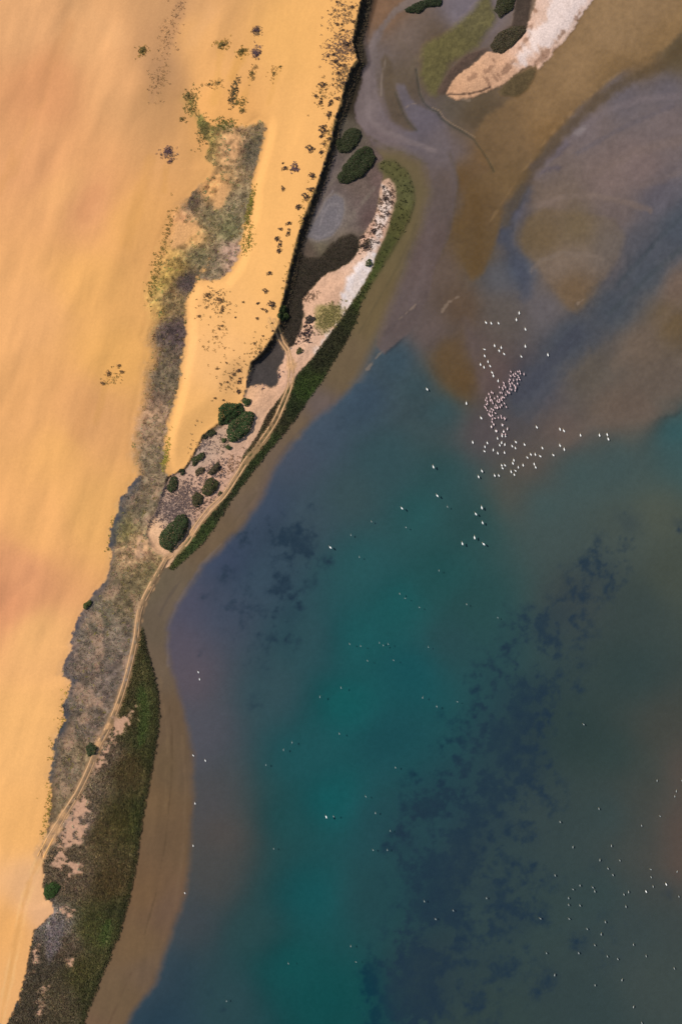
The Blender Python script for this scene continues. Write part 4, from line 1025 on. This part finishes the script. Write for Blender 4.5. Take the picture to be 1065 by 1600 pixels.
# ------------------------------------------------------------------ small shrubs, one by one
def shrub_mesh(name, seed, seen):
    r = np.random.default_rng(seed)
    n = 120
    a = r.uniform(0, 2 * np.pi, n); rr = np.sqrt(r.uniform(0, 1, n))
    lump = .95 + .34 * np.sin(2 * a + seed) + .25 * np.sin(3 * a + 2 * seed) + .15 * np.sin(7 * a + seed)
    x = np.cos(a) * rr * lump; y = np.sin(a) * rr * lump
    z = .12 + .6 * np.sqrt(np.clip(1 - rr ** 2, 0, 1)) * r.uniform(.5, 1.05, n)
    pts = np.stack([x, y, z], -1)
    nr = np.stack([x * .6, y * .6, np.full(n, .8)], -1)
    cl = np.tile(alb(seen), (n, 1)) * 1.3 * r.uniform(.6, 1.4, n)[:, None]
    vs_, lp, cc = leaf_cloud(pts, .36, cl, nr)
    me = mesh_np(name, vs_, lp, 4, [M_LEAF], np.clip(cc, .004, .5))
    return me
SH_DARK = [shrub_mesh('shrub_foliage', s, (62, 48, 44)) for s in (1, 2, 3, 4)]
SH_MAUVE = [shrub_mesh('shrub_foliage', s, (92, 70, 74)) for s in (5, 6)]
SH_OLIVE = [shrub_mesh('shrub_foliage', s, (110, 94, 52)) for s in (7, 8)]
SH_BROWN = [shrub_mesh('shrub_foliage', s, (118, 88, 58)) for s in (9, 10)]
SHRUB_STEM = stem_mesh('shrub_stem', [(.5, .1, .4), (-.4, .35, .4), (-.1, -.5, .4), (.05, .05, .5)], .05)
ORD = ['first', 'second', 'third', 'fourth', 'fifth', 'sixth', 'seventh', 'eighth', 'ninth', 'tenth', 'eleventh', 'twelfth', 'thirteenth', 'fourteenth', 'fifteenth', 'sixteenth',
       'seventeenth', 'eighteenth', 'nineteenth', 'twentieth', 'twenty first', 'twenty second', 'twenty third', 'twenty fourth', 'twenty fifth', 'twenty sixth', 'twenty seventh',
       'twenty eighth', 'twenty ninth', 'thirtieth', 'thirty first', 'thirty second', 'thirty third', 'thirty fourth', 'thirty fifth', 'thirty sixth', 'thirty seventh', 'thirty eighth', 'thirty ninth', 'fortieth', 'forty first', 'forty second', 'forty third', 'forty fourth', 'forty fifth', 'forty sixth', 'forty seventh', 'forty eighth', 'forty ninth', 'fiftieth']
SHRUBS = {
 ('low dark shrub along the upper dune crest', 'shrubs along the upper dune crest'): (SH_DARK, [
  (526,3,2,2),(550,11,3,3),(552,34,3,3),(527,38,3,2),(534,38,2,2),(535,47,3,1.8),(543,69,5,4),(551,80,3,3),(521,85,2.6,2.4),(512,88,2,2),(523,96,3.6,3.4),(530,102,3,3),(538,102,2,3),(528,114,3,3),(536,130,3,3),(504,133,6,3.6),(520,133,1.6,1.6)]),
 ('dark shrub on the sand just inside the dune crest', 'shrubs just inside the dune crest'): (SH_DARK, [
  (509,140,1.6,1.6),(493,150,2,3),(527,154,4,3),(501,159,3,4),(516,161,3,6),(514,179,3,6.5),(505,198,5,3),(505,205,6,4),(502,213,4,2.6),(515,217,3,3),(506,225,3,2),(485,233,6,5),(502,238,4,3),
  (487.6,274.5,4,5),(486,296,5,3.6),(478,308,5,5),(466,323.5,4.6,4.4),(451,349,4,3),(438.6,358,3,2.6),(450,364,3,5),(432.7,373,4,4)]),
 ('dark shrub on the middle of the orange dune', 'shrubs on the middle dune slope'): (SH_DARK, [
  (442,255,2,1.6),(442,295,3,3.4),(445,263,4,3.6),(437,382,3.4,4.6),(436,392,4,4),(421,427,3.6,3.4),(415,455,4,3.4),(403,474,3,2),(425,476,5,6),(416,486,2.6,2.6),(410,483,2,2),(402,497,2,1.6),(425,505,1.6,1.6),(443,439,1.3,1.3)]),
 ('small dark shrub low on the central dune', 'shrubs low on the central dune'): (SH_DARK, [
  (368,496,1.6,1.6),(426,517,1.8,1.8),(411,525,1.6,1.6),(397.5,537,2,1.8),(406,550,2,2),(373,579,3.6,3.2),(365,585,2.6,2.6),(374,596,3,4),(373,612,3.6,3.6),(349,625,1.6,1.6)]),
 ('small brownish shrub on the central dune', 'brownish shrubs on the central dune'): (SH_BROWN, [
  (402,498,2.4,2),(380,472,2,2),(324,461,5,4),(344,469,4.6,4),(347,484,3,4.6),(311,494,3,2.6),(347,509,2.6,2.2),(343,514,2,2),(337,526,1.6,1.6),(354,567,1.8,1.8),(339,576,2.4,2),(361,590,2.2,2.2),(355,597,2,2),(345,600,2,2),(336,622,2.2,2)]),
 ('olive yellow shrub clump on the sand of the upper dune', 'shrub clumps on the upper dune'): (SH_OLIVE, [
  (347,70,6,4),(377,80,5,4),(223,79,4,7),(294,150,5,6),(379,173,4,4),(284,186,3.6,3.4),(327,132,3,2.4),(342,129,2.6,2.2),(393,115,2.6,4),(428,114,2.2,2.2),(438,104,2.6,1.6)]),
 ('mauve shrub clump on bare dune sand', 'mauve shrub clumps on bare dune sand'): (SH_MAUVE, [
  (400,47,6,3.6),(400,84,5,5.4),(262,236,7,5),(266,252,5,3),(460,263,8,6)]),
 ('brownish shrub of the left dune group', 'lone shrub group on the left dune'): (SH_BROWN, [(186,571,3,2.4),(191,581,3.6,2.4),(170,583,3.6,4.4),(161,599,3.6,2.6)]),
 ('dark shrub on the pinkish tip of the spit', 'shrubs on the spit tip'): (SH_DARK, [(599,292,2.6,2.4),(602,310,4,3),(611,316,3,3),(605,334,4,3.6),(584,361,5,4.6),(566,370,4,3),(590,379,3,2.2),(572,386,7,5)]),
 ('blackish shrub clustered beside olive scrub on the spit', 'blackish shrub cluster on the spit'): (SH_DARK, [(476,510,3,2),(486,512,2.4,2),(481,516,3,2),(475,522,4,2),(483,525,3,2),(478,532,4,2),(462,537,2.4,2)]),
}
for (lab, grp), (variants, items) in SHRUBS.items():
    items = sorted(items, key=lambda t: t[1])
    for i, (u, v, rx, ry) in enumerate(items):
        x, y, z = [float(q) for q in place(np.array([u], float), np.array([v], float))]
        o = bpy.data.objects.new('shrub', variants[i % len(variants)]); COL.objects.link(o)
        o.location = (x, y, z - .05)
        h = (rx + ry) / 2 / S
        o.scale = (rx / S * 1.12, ry / S * 1.12, min(.9, h) * .9 + .1)
        o.rotation_euler.z = -0.45 if ry > rx else 0.35
        tag(o, '%s, %s from the top' % (lab, ORD[i]), 'shrub', grp)
        c = bpy.data.objects.new('stem', SHRUB_STEM); COL.objects.link(c); c.parent = o

# ------------------------------------------------------------------ birds
def simple_mat(name, c1, c2, rough=.7):
    m, nt, p = new_mat(name)
    n = nt.nodes.new('ShaderNodeTexNoise'); n.inputs['Scale'].default_value = 9
    r = nt.nodes.new('ShaderNodeValToRGB'); r.color_ramp.elements[0].color = c1 + (1,); r.color_ramp.elements[1].color = c2 + (1,)
    nt.links.new(n.outputs['Fac'], r.inputs[0]); nt.links.new(r.outputs[0], p.inputs['Base Color'])
    p.inputs['Roughness'].default_value = rough
    return m
M_PINK = simple_mat('flamingo_plumage', (.62, .42, .43), (.74, .58, .57))
M_WHITE = simple_mat('white_plumage', (.70, .69, .66), (.78, .77, .74))
M_GREY = simple_mat('pale_grey_plumage', (.20, .22, .21), (.30, .31, .30))
M_LEG = simple_mat('pink_leg', (.55, .2, .2), (.6, .25, .24))
M_BILL = simple_mat('dark_bill', (.03, .025, .025), (.06, .05, .05))
M_YBILL = simple_mat('yellow_bill', (.55, .38, .1), (.6, .42, .15))

def loft(rings, nseg=8):
    vs_, fs_ = [], []
    rings = [(np.array(c, float), r, s) for c, r, s in rings]
    for i, (c, r, s) in enumerate(rings):
        a = rings[max(i - 1, 0)][0]; b = rings[min(i + 1, len(rings) - 1)][0]
        t = b - a; t = t / np.linalg.norm(t)
        side = np.array([0, 1.0, 0]); up = np.cross(t, side); up /= np.linalg.norm(up)
        for k in range(nseg):
            w = 2 * math.pi * k / nseg
            vs_.append(c + side * math.cos(w) * r * s + up * math.sin(w) * r)
    for i in range(len(rings) - 1):
        for k in range(nseg):
            fs_.append((i * nseg + k, i * nseg + (k + 1) % nseg, (i + 1) * nseg + (k + 1) % nseg, (i + 1) * nseg + k))
    fs_.append(tuple(range(nseg))[::-1]); fs_.append(tuple((len(rings) - 1) * nseg + k for k in range(nseg)))
    return vs_, fs_

def bird_mesh(name, kind, seed):
    r = random.Random(seed)
    V_, F_, MI = [], [], []
    def add(vf, mi):
        b = len(V_)
        V_.extend([tuple(v) for v in vf[0]])
        for f in vf[1]: F_.append(tuple(b + k for k in f)); MI.append(mi)
    if kind == 'flamingo':
        h = .62
        nl = r.uniform(.8, 1.1)
        add(loft([((-.52, 0, h - .06), .02, 2.0), ((-.40, 0, h), .09, 1.5), ((-.15, 0, h + .04), .17, 1.25), ((.08, 0, h + .03), .17, 1.15), ((.24, 0, h + .05), .10, 1.0),
                  ((.36 * nl, 0, h + .14), .055, 1), ((.46 * nl, 0, h + .28), .045, 1), ((.50 * nl, .03, h + .42), .04, 1), ((.58 * nl, .02, h + .50), .055, 1), ((.66 * nl, .02, h + .47), .04, 1)]), 0)
        add(loft([((.66 * nl, .02, h + .47), .035, 1), ((.73 * nl, .02, h + .43), .028, 1), ((.76 * nl, .02, h + .36), .008, 1)], 6), 1)
        for s in (-1, 1):      # folded wings
            add(loft([((-.50, s * .10, h + .02), .015, 1), ((-.25, s * .17, h + .07), .08, .5), ((0, s * .18, h + .07), .10, .45), ((.16, s * .13, h + .06), .04, .6)], 6), 0)
            add(loft([((0, s * .07, h - .08), .025, 1), ((.03, s * .07, h * .5), .018, 1), ((-.02, s * .07, -.45), .018, 1)], 5), 2)
        mats = [M_PINK, M_BILL, M_LEG]
    else:
        add(loft([((-.62, 0, .16), .03, 2.4), ((-.48, 0, .18), .12, 1.7), ((-.2, 0, .2), .23, 1.2), ((.1, 0, .2), .24, 1.1), ((.32, 0, .22), .15, 1.0),
                  ((.40, 0, .36), .075, 1), ((.38, 0, .52), .06, 1), ((.42, 0, .62), .075, 1), ((.52, 0, .60), .055, 1)]), 0)
        add(loft([((.52, 0, .59), .05, 1), ((.66, 0, .54), .045, .8), ((.86, 0, .46), .012, 1.2)], 6), 1)
        for s in (-1, 1):
            add(loft([((-.6, s * .10, .22), .02, 1), ((-.3, s * .24, .27), .11, .5), ((0, s * .25, .27), .12, .45), ((.2, s * .17, .25), .05, .6)], 6), 0)
        mats = [M_WHITE if kind == 'white' else M_GREY, M_YBILL]
    me = bpy.data.meshes.new(name); me.from_pydata(V_, [], F_)
    for m in mats: me.materials.append(m)
    me.polygons.foreach_set('material_index', MI)
    me.polygons.foreach_set('use_smooth', [True] * len(F_))
    return me
FL = [bird_mesh('flamingo', 'flamingo', s) for s in (1, 2, 3)]
WH = [bird_mesh('waterbird', 'white', s) for s in (1,)]
GR = [bird_mesh('waterbird', 'grey', s) for s in (1,)]

def bird(name, me, u, v, size, label, cat, group, head=None):
    x, y, z = [float(q) for q in place(np.array([u], float), np.array([v], float))]
    o = bpy.data.objects.new(name, me); COL.objects.link(o)
    o.location = (x, y, max(z, 0) if name == 'flamingo' else max(z + .0, -0.02))
    o.scale = (size * .86, size * .58, size * .9)
    o.rotation_euler.z = (math.radians(109) if head is None else head) + random.gauss(0, .3)
    tag(o, label, cat, group)

def conv(lst, ox, oy, k):
    return [(ox + a / k, oy + b / k) for a, b in lst]
FLOCK = conv([(595,185),(590,245),(630,225),(645,250),(660,215),(690,185),(715,180),(725,210),(775,220),(690,240),(705,265),(715,295),(680,295),(632,305),(610,345),(570,320),(580,355),(590,385),(580,295),(640,375),(655,395),(685,350),(660,415),(652,445),(605,435),(580,425),(545,460),(575,480),(555,475),(500,375),(520,400),(495,340),(487,430),(478,410),(435,400),(445,475),(470,480),(525,505),(500,545),(480,540),(460,555),(435,575),(410,530),(415,605),(405,585),(370,555),(325,470),(345,480),(290,495),(310,535),(320,570),(335,590),(345,620),(260,550),(245,580),(270,600),(270,630),(255,640),(235,670),(250,690),(268,720),(305,735),(335,745),(325,700),(350,715),(375,680),(400,690),(390,650),(445,675),(465,650),(505,625),(530,675),(380,760),(340,790),(300,785),(315,800),(290,775),(340,840),(372,830),(335,880),(360,915),(330,950),(422,822),(465,825),(500,825),(515,840),(480,920),(548,975),(400,1005),(500,1010),(475,1050),(520,1055),(460,800),(410,680),(310,585),(440,600),(470,580)], 730, 560, 8.875)
for i, (u, v) in enumerate(FLOCK):
    bird('flamingo', FL[i % 3], u, v, random.uniform(.95, 1.12), 'pale pink flamingo packed in the dense slanting flock on the shallows', 'flamingo', 'dense pink flock')

BIRD_SETS = [
 ('white bird scattered above the dense pink flock', 'birds above the pink flock', WH, 1.0,
  [(758.5,504),(766.7,505),(778,505),(810.4,489),(806,499.5),(820,514.5),(820,541),(813.6,557),(855,554.6),(772,540),(782.4,543),(779,548),(786.7,553),(756,546),(756.5,556),(761.7,565),(765,572),(750,569.5),(755.5,573.7),(768,582),(770,587),(777.5,595)]),
 ('white bird straggling just below the dense pink flock', 'birds just below the pink flock', WH, .95,
  [(774,673.5),(784,664),(786,674),(792,670),(767,667),(770.6,663),(776.6,685),(783.6,681),(789,681),(783,691.5),(780,695.6),(788,694.5),(770,703),(777,708),(787.5,707),(760.7,692),(757,698),(756,705)]),
 ('white bird scattered along the brown shoal edge', 'birds along the shoal edge', WH, 1.0,
  [(799.4,697),(804.4,700),(805,690.6),(818.6,694.5),(823,714.8),(828.5,710),(835.5,710),(843,712.7),(846.5,700),(863.4,711),(833.8,725),(836,730),(802,719),(800.5,723.8),(809,730),(816.5,726.7),(804.4,735.5),(797.8,737),(802.6,741.6),(783,727),(784.2,731.5),(788,727),(772,743),(778.5,743)]),
 ('white bird on the shoal right of the flock', 'birds right of the flock', WH, 1.05,
  [(874,696),(880.5,702),(874,670.6),(880,673),(837.7,667.4),(906,680),(935.5,680),(947.5,679),(949,686)]),
 ('white bird on teal water left below the flock', 'birds on the teal water below the flock', WH, 1.15,
  [(666.4,608.5),(728,630),(751,653),(738,691),(676,729.5),(682,774.5),(752,736),(746.6,745),(751.4,793),(742,803),(752.5,816.6),(740,839.6),(754,849.7),(721,849),(627,794),(516,855)]),
 ('white bird at the waterline of the left shore', 'birds along the left shore', WH, .85,
  [(310,1050),(312,1061),(302,1180),(321,1188),(305,1255),(302,1321),(289,1395)]),
 ('small grey bird on the teal upper bay', 'grey birds on the upper bay', GR, .62,
  [(698,792),(580,815),(548,836),(633.5,824),(561,870),(684.5,891),(623.6,927),(632,934),(654,948),(727.7,943.5),(776,964.5),(546,1005),(563,1008),(592,1003),(598,1007),(605.7,1005),(668,1010),(573.6,1031),(614,1030)]),
 ('small grey bird on the teal lower bay', 'grey birds on the lower bay', GR, .66,
  [(521,1272),(416,1193.6),(443.5,1169.6),(456.6,1158),(530,1144),(500,1087),(532.6,1072.6),(617,1197),(571,1242),(586,1268),(582.4,1325.8),(604.5,1325.8),(609,1296),(428,1324),(659,1088),(681,1102),(713,1095),(547.7,1474.6),(555.7,1498.7),(451,1500),(354.6,1561.6)]),
 ('pale grey bird over the dark eelgrass', 'birds over the dark eelgrass', GR, .75,
  [(662,1406),(707,1421),(679.5,1434),(759,1402)]),
 ('pale grey bird on dark water at lower right', 'birds on the lower right water', GR, .8,
  conv([(905,158),(1063,160),(1027,225),(1017,258),(539,333),(296,415),(924,381),(808,440),(376,573),(618,566),(545,655),(671,658),(596,708),(627,748),(264,750),(865,715),(868,763),(880,822),(1032,730),(420,813),(376,837),(500,825),(512,850),(696,870),(725,855),(348,892),(349,935),(420,938),(708,946),(1042,885),(172,1020),(352,1022),(579,1042),(465,1086),(553,1119),(513,1188),(412,1237),(210,1237),(592,1258),(657,1275),(755,1185),(835,1257)], 800, 1180, 4.019)
  + [(1051.7,1512),(970,1530),(865,1522),(928,1538),(988,1572),(1001,1597),(910,1131)]),
]
for lab, grp, ms, size, items in BIRD_SETS:
    items = sorted(items, key=lambda t: t[1])
    for i, (u, v) in enumerate(items):
        nm = 'waterbird'
        bird(nm, ms[0], u, v, size * random.uniform(.92, 1.08), '%s, %s from the top' % (lab, ORD[i]), 'bird', grp)
bird('waterbird', WH[0], 509.6, 1272.4, 1.15, 'single bright white bird alone on the deep teal water', 'bird', None)
bird('waterbird', WH[0], 800 + 962 / 4.019, 1180 + 808 / 4.019, 1.0, 'bright white bird beside the reddish shoal at lower right', 'bird', None)
bird('waterbird', WH[0], 800 + 835 / 4.019, 1180 + 852 / 4.019, 1.0, 'bright white bird left of the reddish shoal at lower right', 'bird', None)
